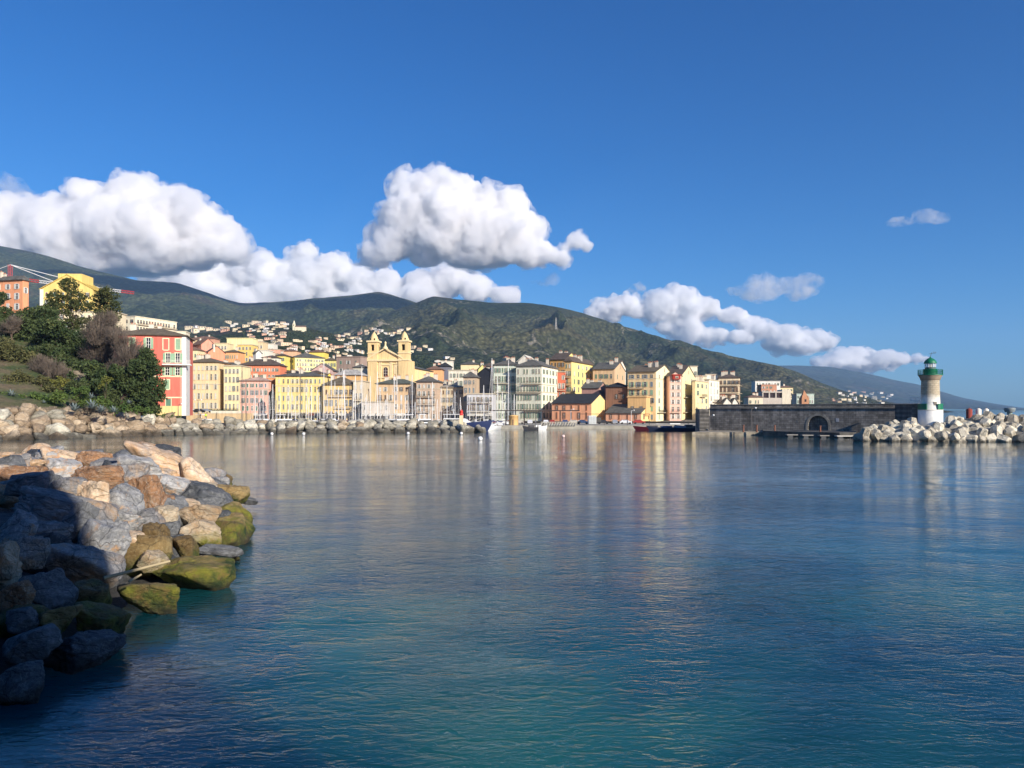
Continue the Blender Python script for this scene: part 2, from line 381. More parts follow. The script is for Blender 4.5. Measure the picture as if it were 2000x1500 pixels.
cloud('white cumulus low on the horizon left of the lighthouse', [(1605,708,22,7),(1640,700,24,14),(1685,694,28,17),(1718,698,26,16),(1750,704,24,10),(1670,710,60,7),(1790,702,22,4)], 19500, None, None, 34, 0.6, 0.7, 9)
cloud('faint wisp of cloud in the blue sky at the far right', [(1760,431,32,5),(1805,424,22,9),(1830,427,20,5)], 12900, None, cmT, 20, 0.4, 0.7, 10)
cloud('tiny grey scrap of cloud above the ragged cloud', [(1240,565,22,7)], 14500, None, cmT, 22, 0.4, 0.7, 11)
cloud('faint scrap of cloud below the big heaped cloud', [(1075,545,14,9),(1050,552,20,7)], 9300, None, cmT, 14, 0.4, 0.7, 12)
def shade_cloud(label, x, y, z, puffs, seed):   # placed up-sun of the ridge it shades
    k = y/F; cloud(label, [(CX+(x+a)/k, HY-(z+c)/k, r/k, rz/k) for a, c, r, rz in puffs], y, None, None, 60, 4.0, .8, seed)
shade_cloud('cumulus high beyond the right edge whose shadow darkens the rear peak', 2220, 1190, 2600, [(0,0,340,150),(-260,0,260,120),(260,30,260,120)], 20)
shade_cloud('second cumulus high out of frame whose shadow darkens the left ridge', 835, 1450, 2640, [(0,0,300,130),(-420,0,330,120),(420,30,300,120)], 21)
# ---------- town ----------
def s(r, g, b, k=0.92):
    f = lambda c: ((c/255+0.055)/1.055)**2.4 if c > 10 else c/255/12.92
    return (f(r)*k, f(g)*k, f(b)*k)
def plaster(col, dirt=0.25):
    key = ('pl', tuple(round(c, 3) for c in col))
    if key in _pc: return _pc[key]
    m, t, b = new_mat('plaster')
    n = noise(t, 0.35, 6, 0.65, geo(t)); st = noise(t, 1.0, 5, 0.6, geo(t, (1.6, 1.6, 0.16)))
    c = mix(t, ramp(t, n, [(0.38, 0.0), (0.75, dirt)]), col, (col[0]*0.55+0.03, col[1]*0.5+0.03, col[2]*0.5+0.03))
    c = mix(t, 1.0, c, ramp(t, st, [(0.3, 1-dirt*0.8), (0.6, 1.04)]), 'MULTIPLY')
    t.links.new(c, b.inputs['Base Color']); b.inputs['Roughness'].default_value = 0.9
    b.inputs['Specular IOR Level'].default_value = 0.2
    _pc[key] = m; return m
def rooftile(col):
    key = ('rf', col)
    if key in _pc: return _pc[key]
    m, t, b = new_mat('roof_slates')
    g = objc(t)
    br = nd(t, 'ShaderNodeTexBrick'); t.links.new(objc(t, (1, 1.4, 1.4)), br.inputs['Vector'])
    br.inputs['Scale'].default_value = 1.2; br.inputs['Color1'].default_value = (*col, 1)
    br.inputs['Color2'].default_value = (col[0]*0.7, col[1]*0.7, col[2]*0.72, 1); br.inputs['Mortar'].default_value = (col[0]*.4, col[1]*.4, col[2]*.4, 1)
    c = mix(t, 1.0, br.outputs[0], ramp(t, noise(t, 0.5, 5, 0.65, g), [(0.3, 0.6), (0.7, 1.3)]), 'MULTIPLY')
    t.links.new(c, b.inputs['Base Color']); b.inputs['Roughness'].default_value = 0.85
    _pc[key] = m; return m
m_glass, _t, _b = new_mat('window_glass')
_b.inputs['Base Color'].default_value = (0.015, 0.018, 0.022, 1); _b.inputs['Roughness'].default_value = 0.12
WHT = plain(s(240, 236, 225), 0.6, 'white_paint'); STN = plain(s(205, 192, 165), 0.85, 'pale_stone')
SH = {'g': plain(s(92, 130, 110), 0.7, 'green_shutter'), 'b': plain(s(120, 95, 75), 0.7, 'brown_shutter'),
      's': plain(s(125, 140, 150), 0.7, 'grey_shutter'), 'w': plain(s(215, 215, 205), 0.7, 'white_shutter'), 'l': plain(s(150, 185, 150), 0.7, 'light_green_shutter')}
IRON = plain((0.02, 0.02, 0.022), 0.5, 'wrought_iron'); DARK = plain((0.012, 0.012, 0.014), 0.8, 'dark_opening')
RB = (0.14, 0.105, 0.08); RG = (0.15, 0.145, 0.125); RT = (0.26, 0.15, 0.10); RO = (0.19, 0.15, 0.095); RD = (0.03, 0.033, 0.04)
_wm = {}
def window_mesh(w, h, style, fr):
    """window in the xz plane facing -y: frame, glass, bars, sill and shutters"""
    key = (round(w, 1), round(h, 1), style, fr.name)
    if key in _wm: return _wm[key]
    w = round(w, 1); h = round(h, 1)
    m = MB(); a = w/2; f = 0.10
    if style[0] == 'c':      # closed shutters
        sh = SH[style[1]]
        m.box(-a, -0.02, -0.07, 0.03, 0, h, sh); m.box(0.02, a, -0.07, 0.03, 0, h, sh)
        for k in range(int(h/0.3)): m.box(-a+0.05, a-0.05, -0.095, -0.068, 0.08+k*0.3, 0.2+k*0.3, sh)
    else:
        m.box(-a, a, -0.03, 0.02, 0, h, m_glass)
        m.box(-0.04, 0.04, -0.06, -0.028, 0.05, h-0.05, WHT); m.box(-a+.04, a-.04, -0.058, -0.026, h*0.62, h*0.62+0.07, WHT)
        if style[0] == 'o':
            sh = SH[style[1]]; q = a*0.95
            m.box(-a-f-q, -a-f, -0.13, -0.04, 0, h, sh); m.box(a+f, a+f+q, -0.13, -0.04, 0, h, sh)
    m.box(-a-f, -a, -0.10, 0.01, -0.05, h+f, fr); m.box(a, a+f, -0.10, 0.01, -0.05, h+f, fr)
    m.box(-a, a, -0.12, 0.01, h, h+f+0.02, fr); m.box(-a-f-0.05, a+f+0.05, -0.20, 0.012, -0.16, -0.05, fr)
    _wm[key] = m.mesh('window'); return _wm[key]
def face_windows(root, x0, x1, z0, z1, rows, cols, place, shut, rs, fr, hfac=0.58, wfac=0.34, wmax=1.3, skip=0.0):
    """rows x cols of windows on one face; place(u, z) -> location, rotation"""
    if rows < 1 or cols < 1: return
    dz = (z1-z0)/rows; dx = (x1-x0)/cols
    w = min(wmax, dx*wfac); h = min(2.3, dz*hfac)
    for r in range(rows):
        for c in range(cols):
            if rs.random() < skip: continue
            q = rs.random()
            st = 'p'
            if shut: st = ('o' if q < 0.5 else 'c' if q < 0.85 else 'p')+rs.choice(shut)
            hh = h if r < rows-1 else h*0.8
            loc, rz = place(x0+dx*(c+0.5), z0+dz*r+dz*0.22)
            link('window', window_mesh(w, hh, st, fr), root, loc, (0, 0, rz))
def balcony_mesh(L, dep=1.1):
    m = MB(); m.box(-L/2, L/2, -dep, 0, -0.18, 0, STN)
    m.box(-L/2, L/2, -dep, -dep+0.05, 0.95, 1.02, IRON); m.box(-L/2, -L/2+0.05, -dep, 0, 0.95, 1.02, IRON); m.box(L/2-0.05, L/2, -dep, 0, 0.95, 1.02, IRON)
    n = max(3, int(L/0.35))
    for i in range(n+1):
        x = -L/2+L*i/n; m.box(x-0.02, x+0.02, -dep+.005, -dep+0.045, 0, 0.95, IRON)
    return m.mesh('balcony')
def frustum_roof(m, W, D, z, rise, kind, mat, ov=0.6, th=0.22, inset=None):
    """roof slab set with overhang; kind hip / gx (ridge along x) / gy (ridge along y)"""
    x0, x1, y0, y1 = -ov, W+ov, -ov, D+ov
    if kind == 'hip':
        i = inset or min(W, D)/2
        if W >= D: a, b = (x0+i+ov*0, (y0+y1)/2), (x1-i, (y0+y1)/2)
        else: a, b = ((x0+x1)/2, y0+i), ((x0+x1)/2, y1-i)
        vs = [(x0,y0,z),(x1,y0,z),(x1,y1,z),(x0,y1,z),(x0,y0,z+th),(x1,y0,z+th),(x1,y1,z+th),(x0,y1,z+th),(a[0],a[1],z+rise),(b[0],b[1],z+rise)]
        top = [(4,5,9,8),(5,6,9),(6,7,8,9),(7,4,8)] if W >= D else [(4,5,8),(5,6,9,8),(6,7,9),(7,4,8,9)]
        m.add(vs, [(0,3,2,1),(0,1,5,4),(1,2,6,5),(2,3,7,6),(3,0,4,7)]+top, mat)
    elif kind == 'gx':
        yc = (y0+y1)/2; ov2 = 0.25; x0, x1 = -ov2, W+ov2
        prof = [(y0, z-0.1), (yc, z+rise), (y1, z-0.1), (y1, z-0.1+th), (yc, z+rise+th*1.2), (y0, z-0.1+th)]
        vs = [(x, p[0], p[1]) for x in (x0, x1) for p in prof]
        m.add(vs, [(0,5,4,1),(1,4,3,2),(6,7,10,11),(7,8,9,10),(0,1,7,6),(1,2,8,7),(2,3,9,8),(3,4,10,9),(4,5,11,10),(5,0,6,11)], mat)
    elif kind == 'gy':
        xc = (x0+x1)/2; ov2 = 0.25; y0, y1 = -ov2, D+ov2
        prof = [(x0, z-0.1), (xc, z+rise), (x1, z-0.1), (x1, z-0.1+th), (xc, z+rise+th*1.2), (x0, z-0.1+th)]
        vs = [(p[0], y, p[1]) for y in (y0, y1) for p in prof]
        m.add(vs, [(0,1,4,5),(1,2,3,4),(6,11,10,7),(7,10,9,8),(0,6,7,1),(1,7,8,2),(2,8,9,3),(3,9,10,4),(4,10,11,5),(5,11,6,0)], mat)
def building(name, label, A, B, C, Y, th, eave, base, roof='hip', rise=2.2, col=(0.6,0.5,0.3), rcol=RB, fw=(4,4), sw=(0,0), shut='g', D=12, chim=1, fr=None, balc=(), bands=(), cat='building', group=None, skip=0.04, hfac=0.58, wfac=0.34, wmax=1.3, sbalc=(), gwin=0, scol=None, awn=0):
    th = R(th); rs = random.Random(int(A*7+B*13+eave)); fr = fr or STN
    a = (A-CX)/F; c_, s_ = math.cos(th), math.sin(th)
    Bx = X(B, Y); W = (Bx-a*Y)/(c_-a*s_)
    if C is not None:
        c = (C-CX)/F; D = (c*Y-Bx)/(-s_-c*c_)
        if D < 2 or D > 120: print('BAD D', name, A, B, C, D); D = 12
    zb = Zp(base, Y); H = Zp(eave, Y)-zb
    root = empty(name, (Bx-W*c_, Y-W*s_, zb), th); tag(root, label, cat, group)
    mat = plaster(col); m = MB()
    m.box(0, W, 0, D, 0, H, mat)
    if scol:  # paler right side: the sun's brightness put into the plaster colour
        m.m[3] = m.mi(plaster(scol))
    if roof == 'gx': m.add([(0,0,H),(0,D/2,H+rise),(0,D,H),(W,0,H),(W,D/2,H+rise),(W,D,H)], [(0,2,1),(3,4,5),(0,1,4,3),(1,2,5,4)], mat)
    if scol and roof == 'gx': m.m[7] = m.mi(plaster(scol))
    if roof == 'gy': m.add([(0,0,H),(W/2,0,H+rise),(W,0,H),(0,D,H),(W/2,D,H+rise),(W,D,H)], [(0,2,1)[::-1] and (0,2,1),(3,4,5),(0,1,4,3),(1,2,5,4)], mat)
    wall = m.build('wall', root)
    m = MB(); rm = rooftile(rcol)
    if roof == 'flat':
        m.box(-0.3, W+0.3, -0.3, D+0.3, H+.004, H+0.35, STN if rise > 0 else mat); m.box(0.2, W-0.2, 0.2, D-0.2, H+0.352, H+0.42, rm)
        rt = 0.4
    else:
        frustum_roof(m, W, D, H+0.003, rise, roof, rm); rt = rise*0.45
    ro = m.build('roof', root)
    for i in range(chim+(2 if roof != 'flat' and chim and base > 790 else 0)):
        cw = rs.uniform(0.5, 0.8); cx = rs.uniform(0.15, 0.85)*W; cy = rs.uniform(0.3, 0.7)*D; ch = rt+rs.uniform(1.0, 1.9)+(rise*0.3 if roof != 'flat' else 0)
        m = MB(); m.box(cx-cw, cx+cw, cy-cw*.6, cy+cw*.6, H+0.2, H+ch, plaster(s(225, 215, 195))); m.box(cx-cw-.1, cx+cw+.1, cy-cw*.6-.1, cy+cw*.6+.1, H+ch, H+ch+.15, STN)
        for q in (-.5, .5): m.tube((cx+q*cw, cy, H+ch+.15), (cx+q*cw, cy, H+ch+.55), .16, .14, plain(s(190, 110, 80), .8, 'clay_pot'), 6)
        m.build('chimney', ro)
    g = 0.3
    if fw[0]: face_windows(root, 0.03*W, 0.97*W, g, H-0.1, fw[0], fw[1], lambda u, z: ((u, 0, z), 0), shut, rs, fr, hfac, wfac, wmax, skip)
    if sw[0]: face_windows(root, 0.03*D, 0.97*D, g, H-0.1, sw[0], sw[1], lambda u, z: ((W, u, z), math.pi/2), shut, rs, fr, hfac, wfac, wmax, skip)
    if gwin and roof == 'gx': link('window', window_mesh(0.9, 1.3, 'p', fr), root, (W, D/2, H+rise*0.2), (0, 0, math.pi/2))
    if gwin and roof == 'gy': link('window', window_mesh(0.9, 1.3, 'p', fr), root, (W/2, 0, H+rise*0.2), (0, 0, 0))
    for (f0, f1, r) in balc:
        L = (f1-f0)*W; link('balcony', balcony_mesh(L), root, ((f0+f1)/2*W, 0, g+(H-.1-g)/max(1, fw[0])*r+0.15), (0, 0, 0))
    for (f0, f1, r) in sbalc:
        L = (f1-f0)*D; link('balcony', balcony_mesh(L), root, (W, (f0+f1)/2*D, g+(H-.1-g)/max(1, sw[0] or 4)*r+0.15), (0, 0, math.pi/2))
    for fz in bands:
        m = MB(); z = H*fz; m.box(-0.12, W+0.12, -0.12, D+0.12, z, z+0.28, STN); m.build('string_course', root)
    for i in range(awn):
        x = W*(i+0.5)/awn; l = W/awn*0.42; z = 3.0
        ac = plain(random.Random(i+int(A)).choice([s(225, 220, 205), s(60, 70, 90), s(90, 85, 80), s(120, 62, 52), s(210, 205, 190)]), .8, 'awning_cloth')
        m = MB(); m.add([(x-l,0,z),(x+l,0,z),(x+l,-2,z-.8),(x-l,-2,z-.8),(x-l,0,z-.08),(x+l,0,z-.08),(x+l,-2,z-.95),(x-l,-2,z-.95)],[(0,3,2,1),(4,5,6,7),(2,3,7,6),(0,4,7,3),(1,2,6,5)], ac); m.build('awning', root)
        m = MB(); m.box(x-l*.9, x+l*.9, -.03, .05, 0.1, z-.2, DARK); m.build('shop_opening', root)
    root['_dims'] = (W, D, H); return root, W, D, H
BG = 'houses of the old town'
def b(*a, **k): return building(*a, **k)
YEL = s(249, 224, 148); YEL2 = s(250, 226, 138); CRM = s(245, 228, 178); BEI = s(238, 214, 168); ORG = s(235, 160, 115); PNK = s(238, 188, 168); COR = s(238, 165, 138)
TAN = s(215, 185, 145); WTE = s(240, 234, 215); GRN = s(214, 222, 204); MAU = s(180, 140, 128); BRN = s(125, 92, 72); TAU = s(172, 150, 135)
# waterfront, left to right
b('town_house', 'tall beige house with faint windows right beside the red house', 366, 427, None, 300, 0, 708, 822, 'hip', 2.2, BEI, RO, (6,7), shut='w', fr=plain(s(225,205,165),.8), bands=(0.2,0.62), chim=3)
b('town_house', 'narrow wall strip, shade painted in brown, set back between the beige and cream houses', 425, 438, None, 306, 0, 712, 822, 'flat', 0, s(170,130,90), RO, (0,0), shut='', chim=1)  # brown wall colour stands for the shade on a set-back front
b('town_house', 'narrow cream house with four windows per floor and a low balcony', 437, 469, None, 299, 0, 715, 822, 'flat', 1, CRM, RO, (6,4), shut='sw', bands=(0.17,), balc=((0.1,0.9,1),), chim=0)
b('town_house', 'coral red house with long dark roof behind the pink waterfront house', 468, 547, None, 338, 3, 714, 800, 'hip', 3.2, s(234,142,105), RB, (6,10), shut='gw', chim=3, hfac=0.5)
b('town_house', 'pink waterfront house under a pale flat roof, left of the black netting', 469, 525, None, 299, 0, 744, 822, 'hip', 1.8, PNK, s(225,190,170), (5,6), shut='gs', fr=WHT, bands=(0.78,), chim=1, awn=3)
b('town_house', 'narrow orange house behind the black netting beside the yellow house', 524, 540, None, 305, 0, 738, 822, 'flat', 1, s(236,165,110), RB, (3,2), shut='s', chim=0)
b('town_house', 'long bright yellow waterfront house with rows of grey shuttered windows', 538, 632, None, 299, 0, 735, 822, 'hip', 2.0, YEL, RG, (5,10), shut='sw', fr=plain(s(245,225,150),.8), bands=(0.78,0.18), chim=2, awn=6, D=14)
b('town_house', 'ochre waterfront house with broad brown roof and a balcony, right of the yellow house', 631, 692, None, 297, 0, 752, 822, 'hip', 3.4, s(238,205,140), RO, (3,6), shut='sb', balc=((0.2,0.95,2),(0.4,0.9,1)), chim=1, awn=4)
b('town_house', 'pale house with peeling plaster at the right end of the ochre house', 690, 710, None, 296, 0, 745, 822, 'flat', 1, s(222,208,178), RO, (4,2), shut='w', balc=((0.1,0.9,1),(0.1,0.9,2)), chim=0)
b('town_house', 'beige upper storey with pale hipped roof rising behind the brown roof', 655, 705, 716, 318, -8, 733, 780, 'hip', 2.6, s(235,190,130), s(200,195,185), (2,5), shut='w', chim=0, fr=WHT)
b('town_house', 'stone house with green grey roof below the church facade', 735, 812, None, 302, 0, 750, 822, 'hip', 2.2, TAN, s(110,115,100), (4,7), shut='wb', chim=3, awn=4, balc=((0.05,0.4,2),))
b('town_house', 'low pale harbour house with terrace in front of the church', 706, 762, None, 292, 0, 786, 823, 'flat', 1, s(215,205,190), RO, (2,5), shut='w', chim=0, awn=4)
b('town_house', 'grey tan house with three dark balconies right of the church', 813, 853, None, 297, -6, 746, 822, 'hip', 2.4, s(205,180,155), RG, (5,4), shut='w', balc=((0.1,0.95,3),(0.1,0.95,2),(0.05,0.7,1)), bands=(0.82,), chim=1)
b('town_house', 'old weathered house with uneven roof among the masts', 852, 906, None, 303, -6, 757, 822, 'hip', 1.6, s(205,190,160), s(190,180,160), (4,6), shut='sb', chim=3, wmax=1.0)
b('town_house', 'narrow tan house with steep grey roof beside the dark gable', 905, 930, None, 298, -6, 737, 822, 'hip', 2.4, s(200,178,150), RG, (5,3), shut='s', chim=1)
b('town_house', 'house with an unlit gable wall coloured black among the masts', 931, 965, None, 306, -6, 733, 822, 'gy', 3.0, s(40,44,54), RD, (0,0), shut='', chim=1)  # black-blue wall colour stands for the unlit side
b('town_house', 'low white house with blue balconies below the unlit gable', 912, 964, None, 290, -4, 770, 823, 'flat', 1, s(205,205,205), RG, (3,6), shut='sb', balc=((0.1,0.9,1),(0.1,0.9,2)), chim=0, awn=3)
b('town_house', 'tall grey green house with long balconies left of the white gable', 964, 1013, None, 303, -8, 713, 822, 'hip', 2.4, GRN, RG, (6,7), shut='g', balc=((0.02,0.98,4),(0.02,0.98,3)), chim=3)
b('town_house', 'white rooftop gable wall rising between the two green shuttered houses', 1012, 1037, None, 318, -14, 706, 790, 'gy', 2.6, WTE, WTE, (0,0), shut='', chim=0)
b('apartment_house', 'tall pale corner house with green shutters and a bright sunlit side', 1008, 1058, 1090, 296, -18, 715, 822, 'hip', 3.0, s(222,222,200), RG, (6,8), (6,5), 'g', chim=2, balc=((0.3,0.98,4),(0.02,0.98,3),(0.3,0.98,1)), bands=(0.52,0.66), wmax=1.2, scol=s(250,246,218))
b('town_house', 'red narrow house squeezed between the pale corner house and yellow house', 1089, 1104, None, 318, -10, 727, 800, 'flat', 1, s(222,120,90), RB, (4,2), shut='w', balc=((0.0,1,2),), chim=0)
b('town_house', 'tall ochre house with sunlit yellow gable above its neighbours', 1074, 1104, 1128, 345, -25, 702, 790, 'gx', 3.4, s(226,170,100), RB, (5,4), (5,2), 'b', chim=2, scol=s(250,222,140))
b('town_house', 'yellow corner house with shaded front and bright side facing right', 1103, 1116, 1158, 318, -23, 706, 800, 'hip', 2.4, s(215,180,125), RB, (6,2), (6,5), 'gw', balc=((0,1,4),(0,1,3),(0,1,2),(0,1,1)), chim=2, scol=s(250,228,150))  # duller front, paler side: shade and sun put into the two colours
b('town_house', 'tan house with dormered slate roof and white gable at its right', 1158, 1200, 1221, 330, -20, 721, 790, 'gx', 3.4, s(225,190,150), RG, (3,4), (3,2), 'g', chim=3, gwin=1)
b('town_house', 'white gabled roof storey above the mauve house', 1196, 1207, 1222, 342, -20, 716, 780, 'gx', 3.0, WTE, RB, (0,0), (2,2), 'w', chim=1)
b('town_house', 'mauve house with grey roof behind the orange warehouse', 1136, 1170, 1185, 306, -22, 758, 815, 'gx', 2.4, MAU, RG, (0,0), (0,0), '', chim=1)
b('town_house', 'brown house with black roof in shade beside the tall yellow house', 1183, 1225, None, 300, -16, 756, 815, 'hip', 2.0, s(140,104,84), RD, (2,3), shut='b', chim=0, fr=plain(s(120,90,75),.8), wfac=.25)  # dark brown walls: the shadow over this block put into its colour
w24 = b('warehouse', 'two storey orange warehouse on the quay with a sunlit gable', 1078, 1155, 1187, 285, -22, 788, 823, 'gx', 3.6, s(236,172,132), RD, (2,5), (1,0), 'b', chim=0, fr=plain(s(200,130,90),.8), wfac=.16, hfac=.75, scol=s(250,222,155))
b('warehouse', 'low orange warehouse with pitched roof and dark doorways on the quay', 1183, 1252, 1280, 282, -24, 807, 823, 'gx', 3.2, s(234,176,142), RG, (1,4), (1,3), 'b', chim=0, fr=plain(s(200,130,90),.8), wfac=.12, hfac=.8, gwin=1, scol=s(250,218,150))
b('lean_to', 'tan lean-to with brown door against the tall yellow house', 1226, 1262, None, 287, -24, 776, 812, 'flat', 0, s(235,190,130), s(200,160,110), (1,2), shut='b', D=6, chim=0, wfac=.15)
b('town_house', 'big pale yellow house with balconies on its shade-toned front and a sharp gable', 1226, 1281, 1313, 294, -24, 726, 824, 'gx', 3.2, s(238,208,158), RO, (6,4), (6,3), 'sl', balc=((0.02,0.6,4),(0.02,0.6,3)), sbalc=((0.05,0.95,1),), chim=3, gwin=1, bands=(.86,), scol=s(250,240,195))
b('town_house', 'slim pink house with a red dormer between the two yellow gables', 1308, 1331, None, 304, 8, 735, 822, 'gy', 1.6, s(240,192,172), RB, (6,2), shut='w', chim=0, balc=((0.1,0.9,1),))
b('dormer', 'dark red boxed dormer on the slim pink house', 1315, 1329, None, 302.5, 8, 733, 741, 'flat', 0, s(165,60,50), RB, (1,1), shut='', D=1.4, chim=0, wfac=.4, cat='dormer')
b('town_house', 'yellow house with the most pointed gable, near the end of the row', 1302, 1332, 1357, 310, -25, 732, 822, 'gx', 4.2, s(247,230,176), RB, (0,0), (6,2), 'sw', sbalc=((0.1,0.9,3),(0.05,0.95,1)), chim=2, gwin=1)
b('town_house', 'golden cream house right of the pointed yellow gable', 1352, 1358, 1384, 312, -28, 744, 822, 'flat', 1, s(245,226,172), RB, (0,0), (5,3), 'gw', sbalc=((0.3,0.7,3),), chim=2)
b('town_house', 'pale stepped white house before the balconied apartment block', 1376, 1385, 1405, 330, -28, 742, 815, 'flat', 1, s(244,234,210), RB, (0,0), (5,3), 'w', sbalc=((0.3,1,2),), chim=2)
b('apartment_house', 'pale apartment block with stacked long balconies behind the mole', 1403, 1444, 1460, 375, -18, 738, 800, 'hip', 2.2, s(246,226,190), RB, (4,5), (4,3), 'b', balc=tuple((0.02,0.98,i) for i in range(4)), sbalc=tuple((0.05,0.95,i) for i in range(4)), chim=4, hfac=.7, wfac=.6, wmax=2.2)
# second and third rows, climbing the slope
b('town_house', 'red wall house with white dormers just above the cream house', 396, 470, None, 345, 0, 720, 790, 'hip', 3.2, CRM, RG, (0,0), shut='', chim=4)
for r in [
 ('coral gabled house with shaded left wall high above the beige house', 375,393,420,430,-42,673,715,'gx',3.4,COR,RT,(2,4),(0,0)),
 ('second coral gabled house lower right of the first one', 403,407,439,400,-38,688,725,'gx',3.4,s(244,158,122),RB,(0,0),(1,2)),
 ('pale yellow flat roofed block at the top of the old town', 443,493,None,470,0,661,690,'flat',0,s(250,240,180),RB,(0,0),(0,0)),
 ('golden yellow block with two black loggia openings', 464,493,None,452,0,674,720,'flat',1,s(246,212,125),RB,(4,4),(0,0)),
 ('low orange house with brown roof left of the golden block', 438,466,None,430,0,688,720,'hip',1.8,s(244,180,125),RO,(2,6),(0,0)),
 ('cream house between the coral and the golden houses', 418,444,None,450,0,671,700,'flat',0,s(240,225,180),RB,(2,4),(0,0)),
 ('beige block on the skyline right of the pale yellow block', 494,514,None,500,0,668,700,'flat',1,BEI,RB,(2,3),(0,0)),
 ('white box shaped house below the beige block', 504,524,None,440,0,685,712,'flat',0,WTE,RG,(0,0),(0,0)),
 ('grey white house with slanted side left of the white box', 494,500,511,420,-30,690,722,'gx',1.6,s(225,222,215),RG,(0,0),(1,2)),
 ('white house with green shutters above the coral red roof', 512,543,None,395,0,699,722,'hip',1.6,WTE,RB,(2,5),(0,0)),
 ('small yellow house with one dark window above the yellow row', 540,557,None,400,0,695,722,'hip',1.4,s(248,228,130),RB,(2,2),(0,0)),
 ('pink house with terraced roof on the upper slope', 516,546,None,520,0,683,700,'flat',1,s(235,180,155),RT,(1,5),(0,0)),
 ('salmon house on the upper slope over the small yellow house', 543,580,None,540,0,686,705,'hip',1.8,s(238,190,150),RT,(1,5),(0,0)),
 ('long pale yellow house with slate roof and pinkish end wall', 559,576,634,405,-58,698,735,'hip',3.2,s(250,238,170),RG,(3,2),(4,10)),
 ('bright yellow house peeping over the slate roof', 604,634,None,450,0,688,710,'hip',2.0,s(250,222,110),RT,(1,5),(0,0)),
 ('yellow green house with ochre roof left of the taupe block', 633,657,None,430,0,704,735,'hip',1.8,s(232,220,140),RO,(2,4),(0,0)),
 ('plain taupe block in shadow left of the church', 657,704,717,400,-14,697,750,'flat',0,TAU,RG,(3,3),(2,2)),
 ('mauve grey gabled house in the middle of the old town', 608,650,None,352,0,724,760,'gy',3.2,s(205,175,165),RG,(1,4),(0,0)),
 ('low yellow house with flat roof behind the yellow waterfront house', 602,628,None,330,0,729,760,'hip',1.4,s(244,210,120),RB,(1,5),(0,0)),
 ('yellow plastered side wall standing above the brown roof', 634,638,649,326,-30,737,770,'gx',1.8,s(252,215,90),RO,(0,0),(0,0)),
 ('yellow rooftop house over the left part of the yellow waterfront house', 560,585,None,314,0,728,760,'hip',1.2,s(250,215,110),RB,(1,3),(0,0)),
 ('grey shed roofed house just left of the church front', 690,716,None,372,0,718,760,'hip',1.8,s(205,200,180),RG,(1,4),(0,0)),
 ('beige house with brown roof behind the red house', 364,397,None,560,0,664,700,'hip',2.4,BEI,RT,(2,5),(0,0)),
 ('cream cottage roofs stepping down beside the red house', 362,386,None,420,0,684,720,'hip',2.0,CRM,RT,(2,3),(0,0)),
 ('terracotta roofed house behind the first coral house', 380,420,None,600,0,662,700,'hip',2.6,s(225,170,140),RT,(1,4),(0,0)),
 ('white flat house on the upper slope over the beige skyline block', 512,535,None,620,0,672,690,'flat',0,WTE,RT,(1,4),(0,0)),
 ('orange roofed house right behind the church nave', 833,864,None,400,0,722,760,'hip',2.4,s(245,185,130),RT,(1,4),(0,0)),
 ('slate roofed house right of the orange roofed one', 857,880,None,420,0,716,760,'hip',2.6,s(120,120,130),RD,(1,3),(0,0)),
 ('long white house with rooftop terrace above the weathered house', 876,931,None,345,0,724,775,'flat',1,s(240,232,210),RG,(3,8),(0,0)),
 ('small lime yellow gable right of the white terrace', 934,951,None,340,0,722,760,'gy',2.2,s(246,236,150),RG,(0,0),(0,0)),
 ('white cubic house on the hill foot right of the church', 862,884,None,520,0,706,730,'flat',0,WTE,RG,(1,3),(0,0)),
 ('cream house with chimneys above the tall white terrace', 900,935,None,430,0,712,740,'hip',2.0,CRM,RG,(1,5),(0,0)),
 ('grey roofed house between the unlit gable and the green house', 945,968,None,360,0,716,750,'hip',2.0,s(210,200,180),RB,(1,3),(0,0)),
 ('white block on the lower slope beyond the mole', 1475,1524,None,640,0,745,765,'flat',0,s(240,236,225),RG,(2,8),(0,0)),
 ('square brick brown block in front of the white block', 1487,1517,None,560,0,752,770,'flat',0,s(205,150,120),RG,(2,4),(0,0)),
 ('cream house with terraces right of the brick brown block', 1523,1549,None,660,0,757,775,'hip',2.0,CRM,RT,(2,4),(0,0)),
 ('pale green office block right of the pointed steeple', 1556,1590,None,560,0,770,790,'flat',0,s(200,215,200),RG,(2,7),(0,0)),
 ('tawny warehouse roof behind the apartment block', 1462,1490,None,470,0,776,792,'hip',1.6,s(235,220,190),RT,(1,5),(0,0)),
 ('low white gabled boat shed beside the mole wall', 1413,1428,None,300,0,788,800,'gy',2.0,WTE,RG,(0,0),(0,0)),
 ('second low white gabled boat shed beside the mole wall', 1430,1441,None,305,0,788,800,'gy',2.0,WTE,RG,(0,0),(0,0)),
 ('rooftop storey with pale walls over the corner house', 1356,1380,None,345,0,735,760,'flat',1,s(245,225,190),RB,(1,4),(0,0)),
 ('upper pale house with stepped roofs behind the golden cream house', 1338,1362,None,370,0,716,760,'flat',1,s(245,235,205),RB,(2,4),(0,0)),
 ('light house with roof terrace behind the stepped white house', 1378,1402,None,385,0,732,760,'flat',1,s(242,236,220),RG,(1,4),(0,0)),
]:
    building('town_house', r[0], *r[1:7], r[7], r[8], r[9], r[10], r[11], r[12], r[13], 'gw' if r[12][0]+r[13][0] else '', group=BG, chim=1 if r[8] != 'flat' else 0, D=10, wmax=1.1)
